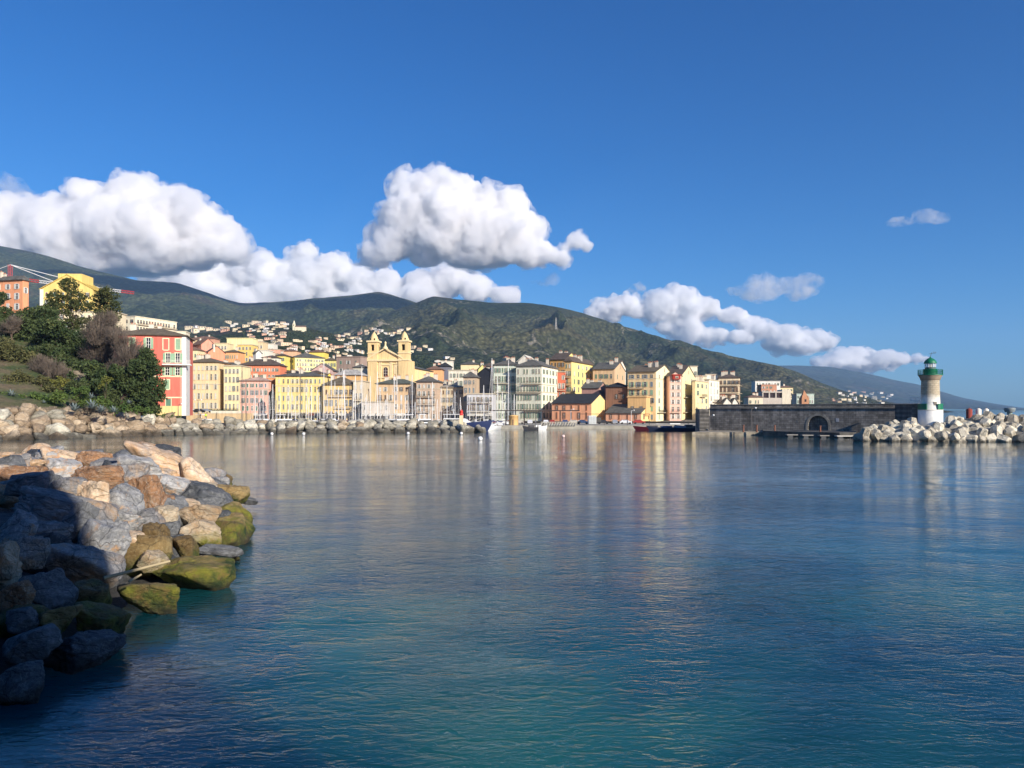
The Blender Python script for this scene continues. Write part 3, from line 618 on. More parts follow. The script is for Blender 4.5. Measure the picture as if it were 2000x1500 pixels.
# arcade of dark bays under the brick block
def arcade():
    Y = 500; root = empty('parking_deck', P(1489, 779, Y)); tag(root, 'low grey building with three wide dark bays below the brick brown block', 'building')
    W = X(1537, Y)-X(1489, Y); H = 4.8; m = MB(); c = plaster(s(200, 190, 175)); n = 3
    m.box(0, W, 1.5, 9, -6, H, c); m.box(0, W, 0, 1.5, -6, 0.6, c); m.box(0, W, 0, 1.5, H-.8, H, c)
    m.box(W*.8, W+2.5, -.2, 9.2, -6, H+1.2, plaster(s(225, 215, 190)))
    m.build('wall', root)
    for i in range(n+1):
        m = MB(); x = W*.8*i/n; m.box(x, x+.8, .2, 1.4, .6, H-.8, c); m.build('pillar', root)
    for i in range(n):
        m = MB(); m.box(W*.8*i/n+1.0, W*.8*(i+1)/n-.2, 1.44, 1.49, .7, H-.9, m_glass); m.build('window', root)
arcade()
def steeple():
    Y = 420; root = empty('steeple', P(1570.5, 792, Y)); tag(root, 'pointed brown brick steeple rising behind the mole wall', 'steeple')
    m = MB(); c = plaster(s(190, 140, 105)); w = 2.0; h = Zp(777, Y)-Zp(792, Y); m.box(-w, w, -w, w, -6, h, c)
    m.build('shaft', root); m = MB(); t = Zp(762, Y)-Zp(792, Y)
    m.add([(-w*.9,-w*.9,h),(w*.9,-w*.9,h),(w*.9,w*.9,h),(-w*.9,w*.9,h),(0,0,t)], [(0,1,4),(1,2,4),(2,3,4),(3,0,4),(3,2,1,0)], c); m.build('spire', root)
    m = MB(); m.box(-.5, .5, -w-.04, -w+.1, h-2.2, h-.8, DARK); m.build('window', root)
    for sx in (-1, 1):
        m = MB(); m.tube((sx*w*.8, -w*.8, h), (sx*w*.8, -w*.8, h+1.6), .35, .02, c, 6); m.build('pinnacle', root)
steeple()
# the red house with green shutters
def red_house():
    root, W, D, H = building('red_house', 'tall red house with green shutters and white corner strip behind the trees', 222, 363, None, 201, 16, 657, 812, 'hip', 2.6, s(228,122,104), RO, (0,0), shut='', D=15, chim=1, cat='house')
    fy = lambda px: None
    def at(px, py):    # facade position of a pixel
        a = (px-CX)/F; o = root.location; c_, s_ = math.cos(R(16)), math.sin(R(16))
        u = (a*o.y-o.x)/(c_-a*s_); Y = o.y+u*s_; return u, Zp(py, Y)-o.z
    fr = plain(s(245, 232, 190), .8, 'cream_surround'); gs = SH['l']
    for (px, top, bot, w, st) in [(258,660,681,1.25,'c'),(290,660,681,1.1,'o'),(324,662,683,1.2,'x'),(348,662,683,1.2,'c'),(290,688,708,1.1,'o'),(328,690,708,1.1,'o'),(347,690,708,1.1,'o'),(327,717,733,1.1,'o'),(347,717,733,1.1,'o'),(326,742,760,1.1,'c'),(258,690,708,1.2,'c'),(290,717,733,1.1,'o')]:
        u, z1 = at(px, top); _, z0 = at(px, bot); h = z1-z0
        m = MB(); a = w/2; f = .22
        m.box(-a-f, -a, -.08, .01, -.1, h+f, fr); m.box(a, a+f, -.08, .01, -.1, h+f, fr); m.box(-a, a, -.085, .01, h, h+f, fr); m.box(-a, a, -.16, .01, -.25, 0, fr)
        if st == 'x': m.box(-a, a, -.02, .012, 0, h, plaster(s(228,122,104)))
        wn = m.build('window', root, (u, 0, z0))
        if st == 'o':
            g = MB(); g.box(-a, a, -.03, .011, 0, h, m_glass); g.build('pane', wn)
            g = MB(); g.box(-.05, .05, -.06, -.032, 0, h, WHT); g.box(-a, a, -.058, -.031, h*.35, h*.35+.07, WHT); g.box(-a, a, -.058, -.031, h*.68, h*.68+.07, WHT); g.box(-a,-a+.08,-.06,-.031,0,h,WHT); g.box(a-.08,a,-.06,-.031,0,h,WHT); g.build('glazing_bar', wn)
            for sx in (-1, 1):
                g = MB(); g.box(min(sx*(a+.05), sx*(a+.62)), max(sx*(a+.05), sx*(a+.62)), -.16, -.09, 0, h, gs)
                for k in range(int(h/.22)): g.box(min(sx*(a+.1), sx*(a+.57)), max(sx*(a+.1), sx*(a+.57)), -.18, -.158, .08+k*.22, .2+k*.22, gs)
                g.build('shutter', wn)
        elif st == 'c':
            for sx in (-1, 1):
                g = MB(); x0, x1 = (-a+.02, -.02) if sx < 0 else (.02, a-.02); g.box(x0, x1, -.06, 0.01, .02, h-.02, gs)
                for k in range(int(h/.22)): g.box(x0+.05, x1-.05, -.085, -.058, .06+k*.22, .2+k*.22, gs)
                g.build('shutter', wn)
    u0, zb = at(318, 711); m = MB(); m.box(u0, W+1.3, -1.4, 1.4, zb-.3, zb, WHT); sl = m.build('balcony', root)
    m = MB(); m.box(u0, W+1.3, -1.38, -1.34, zb+.92, zb+.97, WHT)
    for i in range(40): x = u0+(W+1.3-u0)*i/39; m.box(x-.015, x+.015, -1.375, -1.345, zb, zb+.92, WHT)
    m.build('railing', sl)
    m = MB(); m.box(W-1.0, W+.08, -.09, D*.5, 0, H, WHT); m.build('corner_strip', root)
    for py in (735, 776):
        u, z = at(340, py); m = MB(); m.box(0, W-1.02, -.07, 0.01, z-.2, z+.12, fr); m.build('string_course', root)
    u, z = at(340, 793); m = MB(); m.box(0, W-1.02, -.25, .01, 0, z, plaster(s(240, 215, 150))); m.build('plinth', root)
    u, z1 = at(329, 779); _, z0 = at(329, 793); m = MB(); m.box(u-.6, u+.6, -.05, .02, z0, z1, SH['g']); m.box(u-.75, u-.6, -.08, .02, z0, z1+.15, fr); m.box(u+.6, u+.75, -.08, .02, z0, z1+.15, fr); m.build('door', root)
    m = MB(); m.tube((W-1.35, -.12, 1), (W-1.35, -.12, H-.2), .07, .07, STN, 6); m.build('drainpipe', root)
red_house()
# citadel houses on the hill, left
b('town_house', 'orange house with white shuttered windows at the left edge high above the trees', -30, 44, 56, 262, -14, 547, 610, 'hip', 1.8, s(238,166,122), RG, (3,4), (2,1), 'w', fr=WHT, chim=2, D=10, wmax=1.0)
r_, W_, D_, H_ = b('town_house', 'yellow house with stepped gable and white corner behind the tall pine', 80, 182, None, 285, 4, 566, 655, 'gy', 5.4, s(246,218,130), s(240,205,100), (5,6), shut='gb', D=14, chim=0, fr=WHT, wfac=.25)
m = MB(); m.box(-.35, .9, -.15, 4, 0, H_, WHT); m.build('corner_strip', r_)
m = MB(); m.box(W_*.32, W_*.78, .2, 9, H_+1.5, H_+5.9, plaster(s(246,218,130))); m.build('attic', r_)
b('town_house', 'white terrace house under the yellow stepped gable house', 110, 225, None, 270, 4, 610, 680, 'flat', 1, s(240,226,190), RT, (4,8), shut='gb', D=9, chim=0, fr=WHT)
b('apartment_house', 'long white apartment block with four rows of balconies above the red house', 240, 264, 345, 430, -18, 618, 680, 'flat', 0, s(246,236,205), RG, (4,2), (4,14), '', chim=0, D=10, sbalc=tuple((0.04,0.99,i) for i in range(4)), hfac=.7, wfac=.55, wmax=2.5)
b('apartment_house', 'low white stepped building at the foot of the long apartment block', 290, 363, None, 420, 10, 648, 700, 'flat', 0, s(244,234,205), RG, (2,12), shut='', chim=0, D=9)
def crane():
    Y = 350; x = X(20, Y); root = empty('tower_crane', (x, Y, Zp(640, Y))); tag(root, 'red and white tower crane with its jib reaching behind the yellow house', 'crane')
    red = plain(s(205, 60, 60), .5, 'red_steel'); wh = plain(s(235, 235, 235), .5, 'white_steel')
    def lattice(m, a, bb, w, n, mat):
        a = Vector(a); bb = Vector(bb); d = bb-a; q = d.to_track_quat('Z', 'Y'); off = [q @ Vector(o) for o in ((w,w,0),(-w,w,0),(-w,-w,0),(w,-w,0))]
        for o in off: m.tube(a+o, bb+o, .08, .08, mat, 4, False)
        for i in range(n):
            p0 = a+d*(i/n); p1 = a+d*((i+1)/n)
            for k in range(4): m.tube(p0+off[k], p1+off[(k+1)%4], .045, .045, mat, 3, False)
    zt = Zp(517, Y)-root.location.z; zj = Zp(543, Y)-root.location.z
    m = MB(); lattice(m, (0,0,0), (0,0,zt), .6, 16, red); m.build('mast', root)
    d = P(262, 572, 372)-root.location; a = Vector((0, 0, zj)); n = 9
    for i in range(n):
        m = MB(); lattice(m, a+(d-a)*(i/n), a+(d-a)*((i+1)/n), .55, 5, red if i in (0, 1, n-1) else wh); m.build('jib_section', root)
    m = MB(); bk = a-(d-a)*.18; lattice(m, a, bk, .55, 4, red); m.build('counter_jib', root)
    m = MB(); m.box(-1.2, 1.2, -1.2, 1.2, -2.2, .4, plain((.3,.3,.3), .9, 'concrete_block')); m.build('counterweight', root, bk)
    m = MB(); t = Vector((0, 0, zt))
    for k in (.35, .7): m.tube(t, a+(d-a)*k+Vector((0,0,.6)), .16, .16, wh, 4, False)
    m.tube(t, bk+Vector((0,0,.6)), .08, .08, wh, 4, False); m.build('stay_cable', root)
crane()
# ground under the town
m_ground = plain((0.16, 0.145, 0.12), .95, 'town_ground', 0, .4, .3)
def town_ground():
    V = []; nc, nr = 60, 14
    for r in range(nr):
        for c in range(nc):
            px = 300+(1560-300)*c/(nc-1); t = r/(nr-1); Y = 284+(500-284)*t
            zt = np.interp(px, [300, 720, 1000, 1500], [24, 20, 12, 8]); V.append((X(px, Y), Y, 1.5+(zt-1.5)*max(0, (t-.1)/.9)))
    me = npmesh('town_ground', V, grid_faces(nr, nc), [m_ground]); tag(link('town_ground', me), kind='structure')
town_ground()
# ---------- church ----------
def church():
    Y = 345; th = R(-9); c_, s_ = math.cos(th), math.sin(th)
    oc = plaster(s(243, 214, 156)); oc2 = plain(s(248, 226, 176), .85, 'ochre_trim'); rf = rooftile(RG)
    A, Bp = 717, 797; Bx = X(Bp, Y); a = (A-CX)/F; W = (Bx-a*Y)/(c_-a*s_); zb = Zp(815, Y)
    root = empty('church', (Bx-W*c_, Y-W*s_, zb), th); tag(root, 'ochre baroque church with two domed bell towers and a triangular pediment', 'church')
    Z = lambda py: Zp(py, Y)-zb; k = W/80.0; U = lambda px: (px-A)*k
    m = MB(); m.box(U(719), U(795), 1.0, 12, 0, Z(703), oc); m.box(U(722), U(792), 12, 46, 0, Z(717), oc); m.build('wall', root)
    # facade orders: plinth bands, cornices, pilasters
    m = MB()
    for py, d, h in ((737, .5, .5), (752, .45, .5), (703, .9, .9)): m.box(U(717)-.2, U(784), 1.0-d, 1.0, Z(py)-h/2, Z(py)+h/2, oc2)
    m.build('cornice', root)
    for px in (721, 730, 740, 743, 761, 764, 774, 781):
        m = MB(); m.box(U(px)-.28, U(px)+.28, .75, 1.0, Z(737)+.25, Z(703)-.45, oc2); m.box(U(px)-.4, U(px)+.4, .65, 1.0, Z(706), Z(704)-.02, oc2); m.build('pilaster', root)
    for px in (721, 743, 761, 781):
        m = MB(); m.box(U(px)-.4, U(px)+.4, .7, 1.0, Z(752)+.25, Z(737)-.26, oc2); m.build('pilaster', root)
    # pediment
    x0, x1, xc = U(718), U(785), U(751.5); z0 = Z(703)+.46; z1 = Z(683)
    m = MB(); m.add([(x0,1,z0),(x1,1,z0),(xc,1,z1),(x0,9,z0),(x1,9,z0),(xc,9,z1)], [(0,1,2),(3,5,4),(0,3,4,1),(1,4,5,2),(0,2,5,3)], oc); m.build('pediment', root)
    m = MB()
    for (p, q) in (((x0-.4, z0), (xc, z1+.5)), ((x1+.4, z0), (xc, z1+.5))):
        dx, dz = q[0]-p[0], q[1]-p[1]; m.add([(p[0],.1,p[1]),(q[0],.1,q[1]),(q[0],.1,q[1]+.6),(p[0],.1,p[1]+.6),(p[0],1.2,p[1]),(q[0],1.2,q[1]),(q[0],1.2,q[1]+.6),(p[0],1.2,p[1]+.6)], [(0,1,2,3),(7,6,5,4),(3,2,6,7),(0,4,5,1),(0,3,7,4),(1,5,6,2)], oc2)
    m.build('raking_cornice', root)
    m = MB(); m.lathe([(1.3, 0), (.9, .8), (.45, 1.3), (.35, 2.4), (.6, 2.7), (.2, 3.2), (.08, 3.4)], oc2, 12, (xc, 1.0, z1+.6)); m.box(xc-.06, xc+.06, .95, 1.05, z1+3.8, z1+5.4, IRON); m.box(xc-.45, xc+.45, .96, 1.04, z1+4.7, z1+4.85, IRON); m.build('finial_cross', root)
    # windows and niches
    def arched(m, xc, z0, w, h, y, mat, dep=.15):
        n = 10; pts = [(-w/2, 0), (w/2, 0)]+[(w/2*math.cos(math.pi*i/n), h-w/2+w/2*math.sin(math.pi*i/n)) for i in range(n+1)]
        vs = [(xc+p[0], y, z0+p[1]) for p in pts]+[(xc+p[0], y+dep, z0+p[1]) for p in pts]; N = len(pts)
        m.add(vs, [tuple(range(N)), tuple(range(2*N-1, N-1, -1))]+[(i, N+i, N+(i+1)%N, (i+1)%N) for i in range(N)], mat)
    redg = plain((0.05, 0.018, 0.015), .3, 'dark_red_glazing')
    m = MB(); arched(m, U(752.5), Z(735.5), 2.6, Z(715.5)-Z(735.5), .78, oc2, .2); sur = m.build('window_surround', root)
    m = MB(); arched(m, U(752.5), Z(735), 1.9, Z(716.5)-Z(735), .74, redg, .03)
    m.box(U(752.5)-.05, U(752.5)+.05, .7, .735, Z(735), Z(717.5), WHT); m.box(U(752.5)-.95, U(752.5)+.95, .7, .735, Z(729), Z(729)+.1, WHT); m.box(U(752.5)-.95, U(752.5)+.95, .7, .735, Z(724), Z(724)+.1, WHT); m.build('window', root)
    for px in (732.5, 774):
        m = MB(); m.box(U(px)-1.3, U(px)+1.3, .8, 1.0, Z(730), Z(712), oc2); m.box(U(px)-1.5, U(px)+1.5, .55, 1.0, Z(711), Z(710), oc2); m.build('window_surround', root)
        m = MB(); arched(m, U(px)+.2, Z(729), 1.2, Z(714.5)-Z(729), .76, plain(s(150, 115, 65), .9, 'niche'), .03); m.build('niche', root)
    m = MB(); m.box(U(745), U(760), .7, 1.0, Z(713), Z(711), oc2); m.build('window_lintel', root)
    # towers
    for (p0, p1) in ((717, 737), (777, 797)):
        xa, xb = U(p0)+.15, U(p1)-.15; xm = (xa+xb)/2; hw = (xb-xa)/2; f = .3
        zt0, zt1, zt2 = Z(703), Z(689), Z(667)
        t = MB(); t.box(xa, xb, f, f+2*hw, 0, zt1, oc)
        # belfry: four corner piers carrying arches
        pw = hw*.62
        for sx in (-1, 1):
            for sy in (-1, 1):
                cx, cy = xm+sx*(hw-pw/2)*.97, f+hw+sy*(hw-pw/2)*.97; t.box(cx-pw/2, cx+pw/2, cy-pw/2, cy+pw/2, zt1, zt2, oc)
        t.box(xm-hw*.95, xm+hw*.95, f+.1, f+2*hw-.1, Z(672), zt2, oc); t.box(xm-hw*.95, xm+hw*.95, f+.1, f+2*hw-.1, zt1, Z(684), oc)
        t.box(xm-.9, xm+.9, f+hw-.9, f+hw+.9, Z(684), Z(672), DARK)
        tw = t.build('bell_tower', root)
        
        for (e, za, zc) in ((.45, zt2, zt2+.7), (.25, zt1-.2, zt1+.25), (.3, zt0-.2, zt0+.4)):
            t = MB(); t.box(xa-e, xb+e, f-e, f+2*hw+e, za, zc, oc2); t.build('tower_cornice', tw)
        t = MB(); r = hw*.95; h = Z(646)-zt2-.7
        t.lathe([(r*.98, 0), (r*.96, h*.2), (r*.8, h*.24), (r*.78, h*.36), (r*.64, h*.55), (r*.46, h*.73), (r*.24, h*.88), (.2, h*.95), (.12, h)], oc, 16, (xm, f+hw, zt2+.7)); t.tube((xm, f+hw, zt2+.7+h), (xm, f+hw, zt2+h+2.2), .07, .04, IRON, 5)
        t.build('tower_dome', tw)
        for sx in (-1, 0, 1):
            if sx == 0: continue
            t = MB(); t.box(xm+sx*r*.45-.25, xm+sx*r*.45+.25, f+hw-r*1.02, f+hw-r*.9, zt2+1.0, zt2+.9+h*.2, DARK); t.build('dome_opening', tw)
    # nave
    m = MB(); y0 = 12.02
    m.add([(U(721),y0,Z(717)),(U(757),y0,Z(706)),(U(793),y0,Z(717)),(U(721),47,Z(717)),(U(757),47,Z(706)),(U(793),47,Z(717)),
           (U(721)-.3,y0,Z(717)+.3),(U(757),y0,Z(706)+.4),(U(793)+.5,y0,Z(717)+.3),(U(721)-.3,47,Z(717)+.3),(U(757),47,Z(706)+.4),(U(793)+.5,47,Z(717)+.3)],
          [(0,2,1),(3,4,5),(6,7,10,9),(7,8,11,10),(6,8,7)[::-1],(9,10,11),(8,2,5,11),(0,6,9,3)], rf); m.build('nave_roof', root)
    for i in range(5):
        y = 16+i*7; m = MB(); m.box(U(792), U(792)+1.2, y, y+1.1, 0, Z(719), oc2); m.build('buttress', root)
        m = MB(); m.box(U(792)-.1, U(792)+.06, y+3, y+4.4, Z(733), Z(724), m_glass); m.build('nave_window', root)
church()
# ---------- quays, jetties and the mole ----------
conc = plain((0.42, 0.385, 0.31), .9, 'quay_concrete', 0, .35, .4)
def slab(name, pts, z0, z1, mat):
    n = len(pts); V = [(p[0], p[1], z0) for p in pts]+[(p[0], p[1], z1) for p in pts]
    m = MB(); m.add(V, [tuple(range(n))[::-1], tuple(range(n, 2*n))]+[(i, (i+1)%n, n+(i+1)%n, n+i) for i in range(n)], mat)
    return m.build(name)
# far side of the harbour basin and the right-hand quay: one paved ground
q = slab('quay', [(X(300,284),284),(X(955,284),284),(X(955,240),240),(X(1262,240),240),(X(1262,252),252),(X(1345,252),252),(X(1384,192),192),(X(1384,330),330),(X(1600,340),340),(X(1600,520),520),(X(300,520),520)], -2, 1.05, conc)
tag(q, kind='structure')
def masonry(name, col, sc=1.0, row=.45, dark=.55):
    m, t, b = new_mat(name); br = nd(t, 'ShaderNodeTexBrick')
    mp = nd(t, 'ShaderNodeMapping'); mp.inputs['Rotation'].default_value = (R(90), 0, 0); t.links.new(nd(t, 'ShaderNodeTexCoord').outputs['Object'], mp.inputs[0])
    t.links.new(mp.outputs[0], br.inputs['Vector']); br.inputs['Scale'].default_value = sc; br.inputs['Row Height'].default_value = row; br.inputs['Brick Width'].default_value = row*2.1
    br.inputs['Color1'].default_value = (*col, 1); br.inputs['Color2'].default_value = (col[0]*dark, col[1]*dark, col[2]*dark, 1); br.inputs['Mortar'].default_value = (col[0]*.35, col[1]*.35, col[2]*.35, 1); br.inputs['Mortar Size'].default_value = .03
    n = noise(t, .5, 6, .7, geo(t)); st = noise(t, 1, 5, .6, geo(t, (.7, .7, .12)))
    c = mix(t, 1, br.outputs[0], ramp(t, n, [(.3, .55), (.7, 1.3)]), 'MULTIPLY'); c = mix(t, 1, c, ramp(t, st, [(.35, .6), (.6, 1.1)]), 'MULTIPLY')
    t.links.new(c, b.inputs['Base Color']); b.inputs['Roughness'].default_value = .9; bump(t, b, math_(t, 'ADD', br.outputs[1], n), .5, .08); return m
def mole():
    mt = masonry('mole_masonry', (0.33, 0.30, 0.26), 1.0, .5)
    A = Vector((X(1386, 196), 196, 0)); E = Vector((X(1794, 166), 166, 0)); d = E-A; L = d.length; rz = math.atan2(d.y, d.x)
    root = empty('mole_wall', (A.x, A.y, 1.0), rz); tag(root, 'long dark stone mole wall with a blind arch, ending at the lighthouse', 'wall')
    H = Zp(790, 180)-1.0
    m = MB()
    # opening of the arch left out of the face
    ax = (X(1582, 184)-A.x)/math.cos(rz)*1.0; aw = 2.3; ah = 3.6
    m.box(0, ax-aw, 0, 3, -.4, H-.9, mt); m.box(ax+aw, L, 0, 3, -.4, H-.9, mt)
    n = 12; pts = [(ax+aw*math.cos(math.pi*i/n), ah-aw+aw*math.sin(math.pi*i/n)) for i in range(n+1)]
    top = H-.9
    for i in range(n):
        p, q2 = pts[i], pts[i+1]
        m.add([(p[0],0,p[1]),(q2[0],0,q2[1]),(q2[0],0,top),(p[0],0,top),(p[0],1.2,p[1]),(q2[0],1.2,q2[1])], [(1,0,3,2),(0,1,5,4)], mt)
    for sx in (-1, 1): m.add([(ax+sx*aw,0,-.4),(ax+sx*aw,1.2,-.4),(ax+sx*aw,1.2,ah-aw),(ax+sx*aw,0,ah-aw)], [(0,1,2,3) if sx < 0 else (3,2,1,0)], mt)
    m.box(ax-aw, ax+aw, 1.2, 3, -.4, top, mt); m.box(ax-aw-.01, ax+aw+.01, .3, 3, ah+.2, top, mt)
    m.build('wall', root)
    pale = plain((0.30, 0.275, 0.23), .9, 'coping_stone', 0, .4, .8)
    m = MB(); m.box(0, L, -.25, 3.2, H-.9, H-.7, pale); m.build('string_course', root)
    m = MB(); m.box(0, L, .25, 1.1, H-.7, H, masonry('parapet_masonry', (0.36, 0.32, 0.26), 1.0, .4)); m.box(-.1, L, .15, 1.2, H, H+.14, pale); m.build('parapet', root)
    m = MB()
    for i in range(n):
        p, q2 = pts[i], pts[i+1]; r = 1.22; o = lambda v: (ax+(v[0]-ax)*r, (v[1]-(ah-aw))*r+(ah-aw))
        po, qo = o(p), o(q2); m.add([(p[0],-.06,p[1]),(q2[0],-.06,q2[1]),(qo[0],-.06,qo[1]),(po[0],-.06,po[1]),(po[0],.01,po[1]),(qo[0],.01,qo[1])], [(1,0,3,2),(3,4,5,2)], pale)
    for sx in (-1, 1): m.box(ax+(aw if sx > 0 else -aw*1.22), ax+(aw*1.22 if sx > 0 else -aw), -.06, .01, -.3, ah-aw, pale)
    m.build('arch_surround', root)
    m = MB()
    for xx, zz in ((6, 3), (16, 2.4), (22, 2.0), (30, 1.9)): m.box(xx, xx+.5, -.03, .02, zz, zz+.5, pale)
    m.box(ax+4.0, ax+4.7, -.04, .02, 2.2, 3.0, plain((.4,.4,.42), .5, 'metal_plate')); m.build('wall_plate', root)
    # wall return running back from the left end
    root2 = empty('mole_wall', (A.x, A.y+.02, 1.0), R(78)); tag(root2, 'shaded stone wall running back from the left end of the mole', 'wall')
    m = MB(); m.box(0, 40, 0.05, 2.5, -.3, H-1.2, mt); m.build('wall', root2); m = MB(); m.box(0, 40, 0, 2.6, H-1.2, H-1.0, pale); m.build('coping', root2)
mole()
def landing():
    # low quay along the foot of the mole, lit end at left, with piles and a floating part to the right
    q = slab('quay', [(X(1352,180),180),(X(1490,179),179),(X(1490,196.5),196.5),(X(1384,198),198)], -2, Zp(844,180), plain((.36,.31,.23), .95, 'quay_stone', 0, .5, .6)); tag(q, kind='structure')
    q = slab('quay', [(X(1490,176),176),(X(1640,163),163),(X(1672,163),163),(X(1672,178),178),(X(1490,192),192)], -1, 1.15, plain((.13,.12,.105), .95, 'dark_quay_stone', 0, .5, .6)); tag(q, kind='structure')
    for i, px in enumerate((1548, 1578, 1612, 1645)):
        Y = 172-i*2.6; root = empty('floating_pontoon', P(px, 853, Y)); root.location.z = 0
        tag(root, ['floating pontoon nearest the arch at the foot of the mole', 'second floating pontoon below the dark quay', 'third floating pontoon below the dark quay', 'white ended floating pontoon beside the concrete blocks'][i], 'pontoon', 'pontoons at the foot of the mole')
        m = MB(); m.box(-2.0, 2.0, -2.2, -.7, .32, .52, plain(s(215,210,200) if i == 3 else s(150,145,138), .8, 'pontoon_deck')); m.build('deck', root)
        for sx in (-1, 1):
            m = MB(); m.box(sx*1.2-.5, sx*1.2+.5, -2.1, -.8, -.15, .318, plain((.06,.06,.065), .7, 'float_rubber')); m.build('float', root)
landing()
def lighthouse():
    Y = 157; sc = Y/F; root = empty('lighthouse', P(1817, 826, Y)); tag(root, 'white and stone lighthouse with green lantern dome at the end of the mole', 'lighthouse')
    zb = root.location.z; Z = lambda py: Zp(py, Y)-zb
    wh = plain(s(250, 248, 240), .75, 'white_limewash', 0, .12, .7); gr = plain(s(15, 118, 82), .5, 'green_paint', 0, .15, .8)
    stn, t, bb = new_mat('weathered_stone')
    br = nd(t, 'ShaderNodeTexBrick'); cy = objc(t); sp = nd(t, 'ShaderNodeSeparateXYZ'); t.links.new(cy, sp.inputs[0])
    ang = math_(t, 'MULTIPLY', math_(t, 'ARCTAN2', sp.outputs[1], sp.outputs[0]), 2.0); cb = nd(t, 'ShaderNodeCombineXYZ'); t.links.new(ang, cb.inputs[0]); t.links.new(sp.outputs[2], cb.inputs[1]); t.links.new(cb.outputs[0], br.inputs['Vector'])
    br.inputs['Scale'].default_value = 1.0; br.inputs['Row Height'].default_value = .38; br.inputs['Brick Width'].default_value = .9; br.inputs['Mortar Size'].default_value = .02
    br.inputs['Color1'].default_value = (.50,.43,.30,1); br.inputs['Color2'].default_value = (.40,.34,.235,1); br.inputs['Mortar'].default_value = (.2,.17,.12,1)
    # limewash left on the lower third
    hz = math_(t, 'ADD', sp.outputs[2], math_(t, 'MULTIPLY', noise(t, .9, 4, .6, cy), 1.6)); f = ramp(t, math_(t, 'DIVIDE', hz, 13.5), [(.40, 1.0), (.50, 0.0)])
    c = mix(t, f, br.outputs[0], s(245, 242, 230)); c = mix(t, 1, c, ramp(t, noise(t, 1.1, 6, .7, cy), [(.3, .75), (.65, 1.1)]), 'MULTIPLY')
    t.links.new(c, bb.inputs['Base Color']); bb.inputs['Roughness'].default_value = .85; bump(t, bb, br.outputs[1], .4, .05)
    r0 = 22*sc*1.0
    m = MB(); m.lathe([(r0, -2), (r0, Z(802)), (r0*.98, Z(801)), (r0*.6, Z(801))], wh, 32); m.build('base', root)
    m = MB(); a0, a1, n = R(-81), R(-135+360), 30
    for i in range(n):
        t0, t1 = a0+(a1-a0)*i/n, a0+(a1-a0)*(i+1)/n; q = [(math.cos(t_)*r_, math.sin(t_)*r_, z_) for z_ in (Z(800.6), Z(788.5)) for r_ in (r0*.9, r0*1.0) for t_ in (t0, t1)]
        m.add(q, [(2,3,7,6),(1,0,4,5),(4,6,7,5)]+([(0,2,6,4)] if i == 0 else [])+([(3,1,5,7)] if i == n-1 else []), gr)
    m.build('gallery_wall', root)
    m = MB(); m.lathe([(r0*1.02, Z(801.2)), (r0*1.04, Z(800.2)), (r0*.9, Z(800))], plain(s(225,220,205), .8, 'ledge'), 32); m.build('ledge', root)
    m = MB(); m.lathe([(r0*.89, Z(800.9)), (r0*.84, Z(794)), (17*sc, Z(786)), (16*sc, Z(743))], stn, 32); m.build('tower', root)
    m = MB(); m.lathe([(16.2*sc, Z(743.2)), (17.5*sc, Z(742)), (18.5*sc, Z(738)), (20.5*sc, Z(735)), (20.8*sc, Z(733.2))], plain((.34,.27,.19), .85, 'brown_stone', 0, .3, 1), 32); m.build('corbel', root)
    m = MB(); m.lathe([(22*sc, Z(733.1)), (22.3*sc, Z(731.5)), (12*sc, Z(731.4))], gr, 32); m.build('gallery_floor', root)
    m = MB(); n = 28
    for i in range(n):
        a = 2*math.pi*i/n; x, y = 21.6*sc*math.cos(a), 21.6*sc*math.sin(a); m.tube((x, y, Z(731.5)), (x, y, Z(722.5)), .035, .035, gr, 4)
        a2 = 2*math.pi*(i+1)/n; x2, y2 = 21.6*sc*math.cos(a2), 21.6*sc*math.sin(a2)
        for py in (722.5, 726, 729): m.tube((x, y, Z(py)), (x2, y2, Z(py)), .03, .03, gr, 4, False)
    m.build('railing', root)
    m = MB(); m.lathe([(12.3*sc, Z(731.3)), (12.3*sc, Z(721.5)), (13*sc, Z(721)), (11*sc, Z(720.8))], gr, 24); m.build('watch_room', root)
    m = MB(); m.lathe([(9.6*sc, Z(720.7)), (9.8*sc, Z(718)), (10*sc, Z(717.6))], plain((.1,.16,.14), .4, 'lantern_sill'), 16)
    g = plain((.75,.8,.82), .25, 'lantern_frame')
    for i in range(8):
        a = 2*math.pi*i/8; m.tube((9.6*sc*math.cos(a), 9.6*sc*math.sin(a), Z(717.5)), (9.6*sc*math.cos(a), 9.6*sc*math.sin(a), Z(710)), .06, .06, g, 5)
    m.build('lantern_frame', root)
    mg, t, bb = new_mat('lantern_glass'); bb.inputs['Base Color'].default_value = (.8,.85,.88,1); bb.inputs['Roughness'].default_value = .08; bb.inputs['Alpha'].default_value = .35
    m = MB(); m.lathe([(9.3*sc, Z(717.4)), (9.3*sc, Z(710.2))], mg, 16); m.build('lantern_glass', root)
    m = MB(); m.lathe([(.25, Z(720)), (.25, Z(716)), (.4, Z(715.5)), (.45, Z(712)), (.3, Z(711.5))], plain((.55,.5,.35), .3, 'lens'), 12); m.build('lamp', root)
    m = MB(); m.lathe([(11.3*sc, Z(710)), (11.5*sc, Z(709)), (10.3*sc, Z(705.6)), (8*sc, Z(702.6)), (4.5*sc, Z(700.2)), (1.5*sc, Z(699)), (1.5*sc, Z(697.5)), (.9*sc, Z(697)), (.3*sc, Z(696.6))], gr, 24); m.build('dome', root)
    m = MB(); m.tube((0, 0, Z(697)), (.3, 0, Z(688)), .05, .03, IRON, 5); m.tube((-.3, 0, Z(691)), (1.1, 0, Z(690.2)), .03, .03, IRON, 4); m.box(.5, 1.2, -.02, .02, Z(688.4), Z(687.6), IRON); m.build('weather_vane', root)
